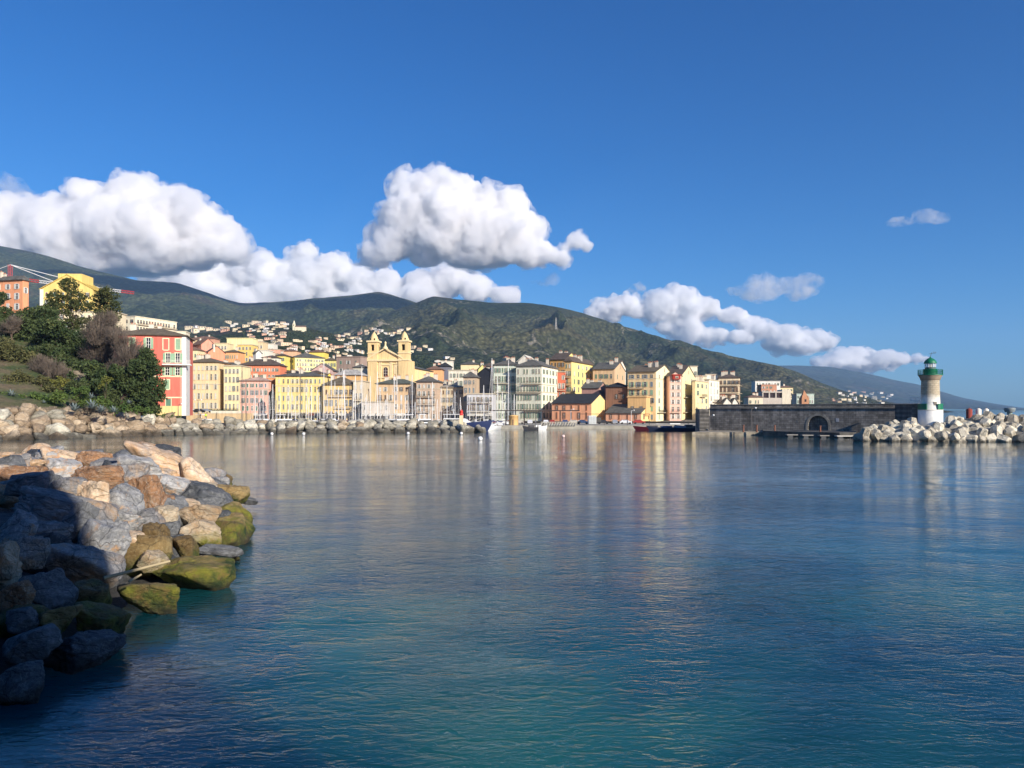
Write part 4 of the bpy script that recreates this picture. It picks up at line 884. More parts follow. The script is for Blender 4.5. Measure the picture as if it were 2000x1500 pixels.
    m = MB(); m.box(-.3, .3, -r0*.80-.05, -r0*.80+.15, Z(792), Z(785), plain((.2,.18,.15), .8, 'door_wood')); m.build('door', root)
    for px, r in ((1795, 1.0),):
        pass
    # green rail on the mole's end around the tower foot
    rt = empty('railing', P(1790, 801, 160)); tag(rt, 'thin grey green railing on the mole end left of the lighthouse', 'railing')
    m = MB(); w = X(1800, 160)-X(1776, 160)
    for i in range(9): m.tube((-w/2+w*i/8, 0, 0), (-w/2+w*i/8, 0, 1.3), .04, .04, g, 4)
    for z in (.65, 1.3): m.tube((-w/2, 0, z), (w/2, 0, z), .035, .035, g, 4)
    m.build('rail', rt)
    rt.location.z = Zp(790, 165)+.1
lighthouse()
# end block of the mole under the lighthouse
q = empty('mole_head', (X(1776,160), 160, 0)); tag(q, 'square stone head of the mole just left of the lighthouse base', 'wall')
m = MB(); m.box(0, X(1796,160)-X(1776,160), -1, 6, -.5, Zp(790.5,160), masonry('head_masonry', (.30,.27,.24), 1, .5)); m.build('wall', q)
m = MB(); m.box(-.3, X(1796,160)-X(1776,160)+.1, -1.3, 6.3, Zp(790.5,160), Zp(789,160), plain((.3,.28,.24), .9, 'coping_stone', 0, .4, .8)); m.build('coping', q)
# ---------- rocks ----------
def rock_mat(name, a, b_, vein, moss=0.0, wet=True, sc=1.0, stain=.0):
    m, t, b = new_mat(name); o = objc(t); g = geo(t)
    ri = rnd(t)
    n = noise(t, .55*sc, 6, .65, o, 1.2)
    sh = math_(t, 'MULTIPLY', math_(t, 'SUBTRACT', ri, .5), .28)
    c = mix(t, ramp(t, math_(t, 'ADD', n, sh), [(.40, 0), (.58, 1)]), a, b_)
    vn = noise(t, .8*sc, 6, .6, o, 2.2); vn2 = noise(t, 1.7*sc, 5, .6, o, 1.5)
    ve = math_(t, 'MAXIMUM', ramp(t, vn, [(.485, 0), (.5, 1), (.515, 0)]), ramp(t, vn2, [(.49, 0), (.5, .8), (.51, 0)]))
    c = mix(t, math_(t, 'MULTIPLY', ve, .6), c, vein)
    vo = nd(t, 'ShaderNodeTexVoronoi', feature='DISTANCE_TO_EDGE'); vo.inputs['Scale'].default_value = .9*sc
    wv = nd(t, 'ShaderNodeVectorMath', operation='ADD'); nz = nd(t, 'ShaderNodeTexNoise'); nz.inputs['Scale'].default_value = 1.2; nz.inputs['Detail'].default_value = 5; t.links.new(o, nz.inputs[0]); t.links.new(o, wv.inputs[0]); t.links.new(nz.outputs['Color'], wv.inputs[1]); t.links.new(wv.outputs[0], vo.inputs[0])
    crack = ramp(t, vo.outputs['Distance'], [(0, 0), (.03, 1)])
    c = mix(t, 1, c, ramp(t, crack, [(0, .55), (1, 1.0)]), 'MULTIPLY')
    c = mix(t, 1, c, ramp(t, noise(t, 2.2*sc, 8, .72, o), [(.28, .5), (.66, 1.3)]), 'MULTIPLY')
    st_ = math_(t, 'ADD', noise(t, .9*sc, 5, .7, o, .8), math_(t, 'MULTIPLY', math_(t, 'SUBTRACT', ri, .5), .12))
    c = mix(t, ramp(t, st_, [(.54, 0), (.63, stain)]), c, (.58,.33,.15))
    c = mix(t, 1, c, ramp(t, ri, [(0, .75), (1, 1.2)]), 'MULTIPLY')
    sp = nd(t, 'ShaderNodeSeparateXYZ'); t.links.new(g, sp.inputs[0])
    zn = math_(t, 'ADD', sp.outputs[2], math_(t, 'MULTIPLY', math_(t, 'SUBTRACT', noise(t, 1.3, 4, .6, g), .5), 1.5))
    if moss:
        mc = mix(t, ramp(t, noise(t, 1.1, 6, .7, g), [(.38, 0), (.58, 1)]), (.022, .045, .006), (.19, .185, .018)); mc = mix(t, ramp(t, noise(t, 2.3, 6, .7, g), [(.5, 0), (.68, .9)]), mc, (.20, .12, .035))
        f = nd(t, 'ShaderNodeMapRange'); t.links.new(zn, f.inputs[0]); f.inputs[1].default_value = moss+.25; f.inputs[2].default_value = moss-.25
        c = mix(t, f.outputs[0], c, mc)
    f = nd(t, 'ShaderNodeMapRange'); t.links.new(zn, f.inputs[0]); f.inputs[1].default_value = .55 if wet else 1.5; f.inputs[2].default_value = .1 if wet else .7
    c = mix(t, math_(t, 'MULTIPLY', f.outputs[0], .8), c, (.022, .018, .012))
    t.links.new(c, b.inputs['Base Color'])
    b.inputs['Roughness'].default_value = .82
    h = math_(t, 'ADD', noise(t, 1.6*sc, 10, .75, o), math_(t, 'MULTIPLY', crack, .12))
    bump(t, b, h, .9, .32/sc); return m
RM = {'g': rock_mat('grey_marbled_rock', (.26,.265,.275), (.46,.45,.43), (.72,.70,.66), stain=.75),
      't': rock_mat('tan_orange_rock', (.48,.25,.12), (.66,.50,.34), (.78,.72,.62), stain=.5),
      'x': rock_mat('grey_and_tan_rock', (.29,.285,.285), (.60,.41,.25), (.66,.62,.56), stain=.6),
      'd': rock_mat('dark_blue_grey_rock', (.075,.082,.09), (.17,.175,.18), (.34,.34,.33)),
      'm': rock_mat('mossy_rock', (.22,.14,.05), (.34,.24,.10), (.42,.34,.18), .95),
      'n': rock_mat('tan_rock_with_moss_foot', (.46,.30,.16), (.56,.46,.32), (.6,.55,.45), .85)}
def rock_geo(seed, V, Fa, rough=.10):
    rs = np.random.RandomState(seed); n = rs.randint(8, 14)
    nv = rs.normal(size=(n, 3)); nv /= np.linalg.norm(nv, axis=1)[:, None]; nv[0] = (0, 0, 1); nv[1] = (0, 0, -1)
    dd = rs.uniform(.5, .95, n); dots = V @ nv.T
    r = np.where(dots > .05, dd/np.maximum(dots, .05), 9)
    p = 70.0; rad = (np.sum(r**(-p), axis=1))**(-1/p); rad = np.minimum(rad, 1.3)
    q = V*rad[:, None]
    d = fbm(V*1.6+seed*3.1, 4, seed, .55)*rough*1.4 + fbm(V*4+seed, 4, seed+50, .6, 1)*rough*.75 + fbm(V*11+seed, 3, seed+70, .6)*rough*.22
    q = q+V*d[:, None]; q /= np.abs(q).max(0)[None, :]
    return q
_rc = {}
def rock_mesh(seed, lod, mat):
    k = (seed, lod, mat.name)
    if k not in _rc:
        V, Fa = {3: ICO3, 4: ICO4, 5: None}[lod] if lod < 5 else ico(5)
        me = npmesh('boulder', rock_geo(seed, V, Fa), Fa, [mat], True); _rc[k] = me
    return _rc[k]
# near heap of boulders at the left: shore line and surface
SY = [12, 14, 16.4, 18.8, 23.7, 28, 37.5, 46, 53, 58, 64, 68]; SX = [-9.8, -9.6, -10.3, -9.8, -10.7, -10.6, -12.6, -15.2, -18.2, -22.5, -33, -60]
def heap_z(x, y):
    xs = np.interp(y, SY, SX); z = .50*(xs-x)+.05
    zm = np.interp(y, [10, 20, 30, 45, 60, 64, 70], [2.6, 2.9, 2.9, 2.6, 2.5, 2.1, -1])
    return np.maximum(np.minimum(z, zm), -1.2)
def heap_hit(px, py):
    for Y in np.arange(10, 72, .1):
        if Zp(py, Y) <= heap_z(X(px, Y), Y)+.15: return Y
    return 62
def heap_base():
    V = []; ys = np.arange(8, 71, 1.0); xs = np.arange(-60, -6, 1.0)
    for y in ys:
        for x in xs: V.append((x, y, heap_z(x, y)-.75 if heap_z(x, y) > -1 else -1.5))
    V = np.array(V); V[:, 2] += fbm(V*.6, 3, 5)*.35
    me = npmesh('rock_bank', V, grid_faces(len(ys), len(xs)), [RM['d']]); tag(link('rock_bank', me), kind='structure')
heap_base()
SUF = {'g': 'grey marbled', 't': 'orange tan', 'x': 'grey and tan', 'd': 'dark', 'm': 'mossy', 'n': 'moss footed tan'}
def boulder(px, py, w, h, mt, label, tilt=0, seed=0, dep=1.0, group=None, lod=5):
    Y = heap_hit(px, py+h*.15); k = Y/F; rx, rz = w*k/2*1.12, h*k/2*1.15
    ry = (rx*rz)**.5*1.1*dep
    c = P(px, py, Y); c.y += ry*.55
    o = link('boulder', rock_mesh(seed, lod, RM[mt]), None, c, (random.Random(seed).uniform(-.12, .12), R(tilt), random.Random(seed).uniform(-.25, .25)))
    o.scale = (rx, ry, rz); tag(o, label, 'boulder', group or 'boulders of the near rock heap'); return o
FR = [  # in the coordinates of the enlarged crop: x, y, w, h, kind, tilt, label
 (1060,135,230,110,'t',8,'orange boulder on the highest point of the near rock heap'),
 (1250,190,240,120,'d',14,'greenish grey boulder just right of the highest orange boulder'),
 (1150,250,620,190,'x',20,'long grey and orange slab sloping down to the right on the far crest'),
 (1400,330,330,200,'t',24,'orange slab at the right end of the far crest'),
 (1000,320,440,210,'g',12,'grey streaked slab below the long orange slab'),
 (960,350,200,170,'x',0,'square grey brown block standing behind the upright orange boulder'),
 (1070,490,240,300,'t',-8,'upright egg shaped orange boulder in the middle of the heap'),
 (1260,450,240,170,'g',18,'grey boulder right of the upright orange boulder'),
 (1560,425,140,80,'n',10,'small tan boulder at the tip of the crest slab'),
 (1720,480,240,170,'m',6,'outermost green mossy boulder at the tip of the heap'),
 (1855,530,130,60,'d',8,'low dark rock touching the water beyond the outermost mossy boulder'),
 (1490,520,500,250,'d',16,'large smooth dark grey slab between the crest and the mossy boulders'),
 (1400,575,260,90,'t',6,'flat pale orange boulder on the dark slab'),
 (1465,665,330,180,'n',8,'yellowish tan boulder with moss on its right end'),
 (1215,650,190,140,'n',0,'rounded tan boulder with a green lower edge left of the yellowish one'),
 (1255,560,190,110,'t',10,'pink tan boulder under the upright orange boulder'),
 (1750,725,250,160,'m',10,'mossy triangular boulder in the water below the outermost one'),
 (1485,800,320,190,'n',14,'yellow green boulder leaning to the right above the water'),
 (1375,905,260,190,'m',-6,'mossy boulder with pale top beside the dark crevice'),
 (1170,850,230,250,'m',0,'dark green weed covered boulder in the hollow'),
 (1000,845,230,150,'t',4,'orange boulder right of the large grey sunlit and shaded boulder'),
 (1100,985,250,150,'n',6,'pale green boulder above the thin pole'),
 (1340,1100,660,270,'m',4,'large flat golden and green boulder at the water with the pole lying on it'),
 (1620,925,320,80,'d',6,'flat wet dark rock at the waterline'),
 (1770,972,70,40,'m',0,'tiny weedy rock standing alone in the water'),
 (790,850,430,400,'g',22,'large smooth blue grey boulder half in shadow'),
 (640,545,360,300,'t',8,'big orange boulder with a rounded top left of the middle'),
 (830,560,340,320,'g',26,'grey veined boulder right of the big orange one'),
 (935,680,230,140,'g',6,'small grey boulder in the hollow under the upright orange boulder'),
 (660,360,390,170,'t',2,'pale orange block with a flat top'),
 (430,300,290,160,'g',6,'grey boulder with white veins at the sunlit left'),
 (650,235,300,130,'t',6,'orange rock in the back row'),
 (680,180,260,80,'g',0,'flat grey rock in the back row behind the orange rock'),
 (330,195,220,90,'g',4,'grey rock in the back row on the left'),
 (120,235,190,100,'x',-4,'small mottled rock in the back row near the left edge'),
 (190,320,280,120,'t',0,'flat tan rock in the sunlit left'),
 (40,340,220,120,'t',0,'tan rock cut by the left edge in the sun'),
 (470,195,140,60,'t',0,'small orange stone in the back row'),
 (240,260,170,70,'x',0,'small grey stone between the back row and the flat tan rock'),
 (20,190,170,70,'x',0,'small stone at the left edge of the back row'),
 (480,450,260,170,'x',8,'grey tan boulder just left of the big orange one'),
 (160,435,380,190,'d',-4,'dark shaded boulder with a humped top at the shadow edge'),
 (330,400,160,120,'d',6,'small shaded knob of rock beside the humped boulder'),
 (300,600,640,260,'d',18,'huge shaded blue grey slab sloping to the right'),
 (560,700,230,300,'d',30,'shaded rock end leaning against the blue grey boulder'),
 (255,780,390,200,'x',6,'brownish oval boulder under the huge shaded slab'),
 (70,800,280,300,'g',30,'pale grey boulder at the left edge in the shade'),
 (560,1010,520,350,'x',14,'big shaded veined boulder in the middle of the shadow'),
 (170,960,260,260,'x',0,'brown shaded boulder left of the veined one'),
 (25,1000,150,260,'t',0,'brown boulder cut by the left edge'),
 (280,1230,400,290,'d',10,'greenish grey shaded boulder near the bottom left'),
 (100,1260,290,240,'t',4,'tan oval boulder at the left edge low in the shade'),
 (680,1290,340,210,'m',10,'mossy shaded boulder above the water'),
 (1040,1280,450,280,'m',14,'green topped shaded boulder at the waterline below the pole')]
for i, (x, y, w_, h_, mt, tl, lb) in enumerate(FR): boulder(x/3.846, 840+y/3.846, w_/3.846, h_/3.846, mt, lb, tl, i+1)
for i, (x, y, w_, h_, mt, tl, lb) in enumerate([
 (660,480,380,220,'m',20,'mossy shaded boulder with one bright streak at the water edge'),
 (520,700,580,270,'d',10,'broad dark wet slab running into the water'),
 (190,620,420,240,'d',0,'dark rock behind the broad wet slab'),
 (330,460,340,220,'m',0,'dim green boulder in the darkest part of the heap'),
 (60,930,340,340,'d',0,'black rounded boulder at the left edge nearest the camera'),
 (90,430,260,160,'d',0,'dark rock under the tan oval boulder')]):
    boulder(x/3.75, 1100+y/3.75, w_/3.75, h_/3.75, mt, lb, tl, i+70)
# smaller stones wedged between
rs = random.Random(3)
for i in range(70):
    y = rs.uniform(16, 62); xs = float(np.interp(y, SY, SX)); x = xs-rs.uniform(-.2, 1)**2*14-rs.uniform(0, 3); z = float(heap_z(x, y))-.25
    mt = rs.choice('gtxxd') if z > .9 else rs.choice('mmd'); r = rs.uniform(.35, .8)*(1+y/80)
    if (x*F/y+CX) < -160: continue
    o = link('small_rock', rock_mesh(rs.randint(200, 207), 4, RM[mt]), None, (x, y, z), (rs.uniform(-.4,.4), rs.uniform(-.4,.4), rs.uniform(0,6))); o.scale = (r*1.2, r, r*.8)
    tag(o, ('%s stone wedged between the large boulders of the near heap' % SUF[mt]), 'rock', 'small stones in the near heap')
def pole():
    a = P(203, 1129, 20.3); e = P(332, 1096, 21.4); m = MB(); m.tube(a, e, .05, .035, plain((.42,.34,.2), .8, 'bleached_wood'), 7)
    o = m.build('wooden_pole'); tag(o, 'thin pale pole lying across the mossy boulders', 'pole')
    a = P(252, 1136, 20.6); e = P(276, 1122, 20.9); m = MB(); m.tube(a, e, .035, .025, plain((.42,.34,.2), .8, 'bleached_wood'), 6); o = m.build('stick'); tag(o, 'short stick below the thin pale pole', 'stick')
pole()
# breakwater in front of the harbour
BW = rock_mat('pale_breakwater_rock', (.37,.34,.26), (.50,.465,.365), (.56,.52,.43), 0, False, .7)
BW2 = rock_mat('warm_breakwater_rock', (.33,.24,.15), (.43,.34,.23), (.5,.42,.32), 0, False, .7)
wl = lambda px: float(np.interp(px, [-200, 0, 150, 300, 520, 700, 945], [866, 860, 855, 850, 846, 845, 843.5]))
tp = lambda px: float(np.interp(px, [-200, 0, 100, 250, 300, 400, 520, 850, 900, 945], [797, 798, 800, 809, 815, 820, 820, 821, 826, 839]))
marks = [(60, 'at the left edge below the trees'), (150, 'below the wooded slope'), (240, 'below the agave plants'), (310, 'just left of the red house'), (370, 'in front of the red house'), (440, 'in front of the beige house'), (530, 'in front of the pink house'), (640, 'in front of the yellow house'), (720, 'in front of the ochre house'), (800, 'in front of the church'), (870, 'near the middle buoys'), (1000, 'at the tip by the red beacon')]
rs = random.Random(12); cnt = 0; pxx = -60
Wr = [(-60+i*9.0) for i in range(1)]
def bank():
    V = []; pxs = np.linspace(-220, 940, 60)
    for i, u in enumerate((0, .25, .5, .75, 1.0, 1.25, 1.6)):
        for px in pxs:
            Yw = CH*F/(wl(px)-HY); zt = CH+(HY-tp(px))/F*(Yw+9); z = -1+(zt-.4+.6)*min(u, 1) if u <= 1 else zt-.7-(u-1)*6*(px > 320)
            V.append((X(px, Yw+u*9+.6), Yw+u*9+.6, z))
    me = npmesh('rock_bank', V, grid_faces(7, 60), [BW2]); tag(link('rock_bank', me), kind='structure')
bank()
px = -40.0
while px < 942:
    Yw = CH*F/(wl(px)-HY); zt = Zp(tp(px), Yw+8); n = 5 if px < 300 else 3
    stepm = rs.uniform(2.0, 3.1) if px > 300 else rs.uniform(2.3, 3.6)
    for k in range(n):
        u = k/(n-1); q = px+rs.uniform(-4, 4); Y = Yw+u*8+rs.uniform(-.5, .5); z = .1+(zt-.95)*u**.85+rs.uniform(-.3, .3)
        if px > 915 and k > 1: continue
        warm = rs.random() < (.75 if px < 330 else .12)
        sz = rs.uniform(1.25, 1.9)*(1.15 if px < 300 else 1)
        o = link('breakwater_rock', rock_mesh(300+rs.randint(0, 11), 3, BW2 if warm else BW), None, (X(q, Y), Y, z), (rs.uniform(-.4,.4), rs.uniform(-.4,.4), rs.uniform(0, 6.3)))
        o.scale = (sz*rs.uniform(1.1, 1.7), sz, sz*rs.uniform(.65, .95))
        row = 'waterline' if k == 0 else 'top row' if k == n-1 else 'middle row'
        mk = [m_[1] for m_ in marks if q < m_[0]][0]
        tag(o, '%s %s rock of the breakwater %s' % ('brownish' if warm else 'pale', row, mk), 'rock', 'rocks of the long breakwater'); cnt += 1
    px += stepm/Yw*F
print('breakwater rocks', cnt)
# concrete armour blocks round the lighthouse
def tetra_mesh():
    m = MB(); mt = rock_mat('armour_concrete', (.46,.41,.31), (.60,.55,.43), (.38,.29,.17), 0, True, .8)
    dirs = [Vector((0,0,1))]+[Vector((math.cos(a)*.943, math.sin(a)*.943, -.333)) for a in (0, 2.094, 4.189)]
    for d in dirs:
        q = d.to_track_quat('Z', 'Y'); vs = []; n = 6
        for (r, l) in ((.66, .0), (.60, .62), (.50, 1.12), (.36, 1.22)):
            for i in range(n): a = 2*math.pi*i/n; vs.append(q @ Vector((r*math.cos(a), r*math.sin(a), l)))
        fs = [(k*n+i, k*n+(i+1)%n, (k+1)*n+(i+1)%n, (k+1)*n+i) for k in range(3) for i in range(n)]+[tuple(range(3*n, 4*n))]
        m.add(vs, fs, mt)
    return m.mesh('armour_block')
tm = tetra_mesh(); rs = random.Random(5)
ttop = lambda px: float(np.interp(px, [1670, 1700, 1740, 1760, 1800, 1860, 1900, 1930, 1960, 2000, 2080], [850, 838, 830, 822, 828, 822, 816, 808, 816, 820, 818]))
for k, (dY, f) in enumerate(((0, 0.0), (2.2, .3), (4.4, .6), (6.6, .85), (9, 1.0))):
    px = 1684.0+k*9+rs.uniform(0, 6)
    while px < 2090:
        Y = 147+dY+rs.uniform(-.5, .5)-(px-1684)*.012; yt = ttop(px); z = .45+(Zp(yt+13, Y)-.45)*f+rs.uniform(-.25, .25)
        if not (k >= 3 and abs(px-1817) < 26):
            o = link('armour_block', tm, None, (X(px, Y), Y, z), (rs.uniform(0, 6.3), rs.uniform(0, 6.3), rs.uniform(0, 6.3))); sc_ = rs.uniform(1.6, 2.05); o.scale = (sc_,)*3
            row = ('waterline', 'second', 'third', 'fourth', 'top')[k]; sd = 'left of' if px < 1795 else 'in front of' if px < 1840 else 'right of' if px < 1940 else 'far to the right of'
            tag(o, 'pale four legged concrete block in the %s row %s the lighthouse' % (row, sd), 'concrete block', 'concrete armour blocks round the lighthouse')
        px += rs.uniform(24, 33)
V = []
for i, u in enumerate((0, 2.5, 5, 8, 12, 26)):
    for px in np.linspace(1690, 2100, 20): Y = 148.5+u-(px-1684)*.012; V.append((X(px, Y), Y, -.6+(Zp(ttop(px)+14, Y)+.2)*min(u, 8)/8))
tag(link('rock_bank', npmesh('rock_bank', V, grid_faces(6, 20), [RM['d']])), kind='structure')
# ---------- left hillside ----------
def slope_mat():
    m, t, b = new_mat('grassy_slope'); g = geo(t)
    c = mix(t, ramp(t, noise(t, .09, 5, .6, g), [(.42, 0), (.6, 1)]), (.055,.085,.02), (.16,.12,.065))
    c = mix(t, 1, c, ramp(t, noise(t, 1.2, 6, .7, g), [(.3, .5), (.7, 1.4)]), 'MULTIPLY'); t.links.new(c, b.inputs['Base Color']); b.inputs['Roughness'].default_value = .95
    bump(t, b, noise(t, 1.5, 6, .7, g), .9, .5); return m
def left_hill():
    V = []; pxs = np.linspace(-500, 345, 80); us = np.linspace(0, 1, 30)
    crest = lambda p: float(np.interp(p, [-500, 0, 60, 150, 220, 260, 300, 345], [600, 612, 622, 655, 700, 745, 795, 818])); foot = lambda p: float(np.interp(p, [-500, 0, 150, 300, 345], [800, 801, 803, 815, 819]))
    for u in us:
        for p in pxs:
            Y0 = CH*F/(wl(min(p, 340))-HY)+9; Y = Y0+(238-Y0)*u; py = foot(p)+(crest(p)-foot(p))*u**.9; V.append((X(p, Y), Y, Zp(py, Y)))
    for e in (40, 90, 170):
        for p in pxs: Y = 238+e; z = Zp(crest(p), 238); V.append((X(p, Y), Y, z+e*.04))
    V = np.array(V); V[:, 2] += fbm(V*.15, 4, 8)*1.1
    return link('hillside', npmesh('hillside', V, grid_faces(33, 80), [slope_mat()]))
tag(left_hill(), kind='structure')
def hz(px, py_guess=None, Y=200): 
    crest = float(np.interp(px, [-500, 0, 60, 150, 220, 260, 300, 345], [600, 612, 622, 655, 700, 745, 795, 818])); foot = float(np.interp(px, [-500, 0, 150, 300, 345], [800, 801, 803, 815, 819]))
    Y0 = CH*F/(wl(min(px, 340))-HY)+9; u = min(1, max(0, (Y-Y0)/(238-Y0))); return Zp(foot+(crest-foot)*u**.9, Y)
# ---------- trees ----------
def leaf_mat(name, c1, c2):
    m, t, b = new_mat(name); g = geo(t)
    c = mix(t, ramp(t, noise(t, .35, 3, .6, g), [(.35, 0), (.65, 1)]), c1, c2)
    c = mix(t, 1, c, ramp(t, noise(t, 4.0, 2, .6, g), [(.3, .6), (.7, 1.45)]), 'MULTIPLY')
    t.links.new(c, b.inputs['Base Color']); b.inputs['Roughness'].default_value = .7; b.inputs['Specular IOR Level'].default_value = .25
    return m
LM = {'p': leaf_mat('pine_needles', (.035,.050,.014), (.075,.080,.022)), 'd': leaf_mat('dark_leaves', (.028,.050,.016), (.066,.088,.026)),
      'o': leaf_mat('olive_leaves', (.060,.065,.022), (.105,.100,.035)), 'g': leaf_mat('fresh_leaves', (.045,.085,.018), (.10,.14,.03)),
      'y': leaf_mat('yellowish_leaves', (.10,.11,.02), (.17,.16,.035)), 'g2': leaf_mat('oak_leaves', (.032,.055,.018), (.07,.085,.028)),
      'b': plain((.165,.13,.10), .9, 'bare_twigs', 0, .4, .5)}
BARK = plain((.12,.085,.06), .95, 'bark', 0, .4, 2)
def leaves(blobs, mat, dens, size, rs, hollow=.35):
    """many small leaf faces spread through the volume of lumpy blobs"""
    Vs = []; 
    for (c, r) in blobs:
        n = int(dens*r*r*r**.4); d = rs.normal(size=(n, 3)); d /= np.linalg.norm(d, axis=1)[:, None]
        lump = .72+.5*fbm(d*1.7+c*.3, 3, 3)[:, None]
        p = c+d*lump*r*(hollow+(1-hollow)*rs.uniform(0, 1, (n, 1))**.6)*np.array([1, 1, .82])
        a = rs.normal(size=(n, 3)); a /= np.linalg.norm(a, axis=1)[:, None]; b_ = np.cross(a, rs.normal(size=(n, 3))); b_ /= np.linalg.norm(b_, axis=1)[:, None]+1e-9
        s_ = size*rs.uniform(.6, 1.3, (n, 1)); Vs.append(np.stack([p-a*s_, p-b_*s_*.45, p+a*s_, p+b_*s_*.45], 1).reshape(-1, 3))
    V = np.concatenate(Vs); return npmesh('crown', V, np.arange(len(V)).reshape(-1, 4), [mat], False)
def tree(name, label, Y, blobs, kind, base, dens=30, size=.42, cat='tree', seed=1, hollow=.35, trunk=.35, group='trees on the left hillside'):
    rs = np.random.RandomState(seed); bz = hz(base, None, Y)-.3; root = empty(name, (X(base, Y), Y, bz)); tag(root, label, cat, group)
    o = np.array(root.location[:]); bl = []
    for (px, py, r) in blobs:
        rr = r*Y/F; c = np.array(P(px, py, Y)[:])-o; c[1] += rs.uniform(-.5, .5)*rr; bl.append((c, rr))
        for k in range(2):
            d = rs.normal(size=3); d /= np.linalg.norm(d); bl.append((c+d*rr*.65*np.array([1, 1, .8]), rr*rs.uniform(.4, .6)))
    m = MB(); top = bl[0][0]*.55; top = Vector((top[0], top[1], max(1, top[2])))
    m.tube((0,0,-1), top*.5, trunk, trunk*.75, BARK, 7, False); m.tube(top*.5, top, trunk*.75, trunk*.5, BARK, 7, False)
    for c, r in bl[::3]: 
        mid = top*.6+Vector(c)*.4+Vector((0,0,-r*.2)); m.tube(top*.6, mid, trunk*.4, trunk*.25, BARK, 5, False); m.tube(mid, Vector(c), trunk*.25, .05, BARK, 5, False)
    m.build('trunk', root)
    if kind == 'b':     # bare twigs
        V = []; Fa = []; q = MB()
        for c, r in bl:
            n = int(60*r**1.3)
            for i in range(n):
                d = rs.normal(size=3); d[2] = abs(d[2])*.8-.1; d /= np.linalg.norm(d); a = c-np.array([0, 0, r*.6])+d*r*rs.uniform(.1, .5); e = c+d*r*rs.uniform(.7, 1.15); q.tube(a, e, .05, .02, LM['b'], 3, False)
                for j in range(2): f = a+(e-a)*rs.uniform(.4, .8); g_ = f+rs.normal(size=3)*.3*r*.5+d*r*.2; q.tube(f, g_, .03, .012, LM['b'], 3, False)
        q.build('crown', root)
    else: link('crown', leaves(bl, LM[kind], dens, size, rs, hollow), root)
    return root
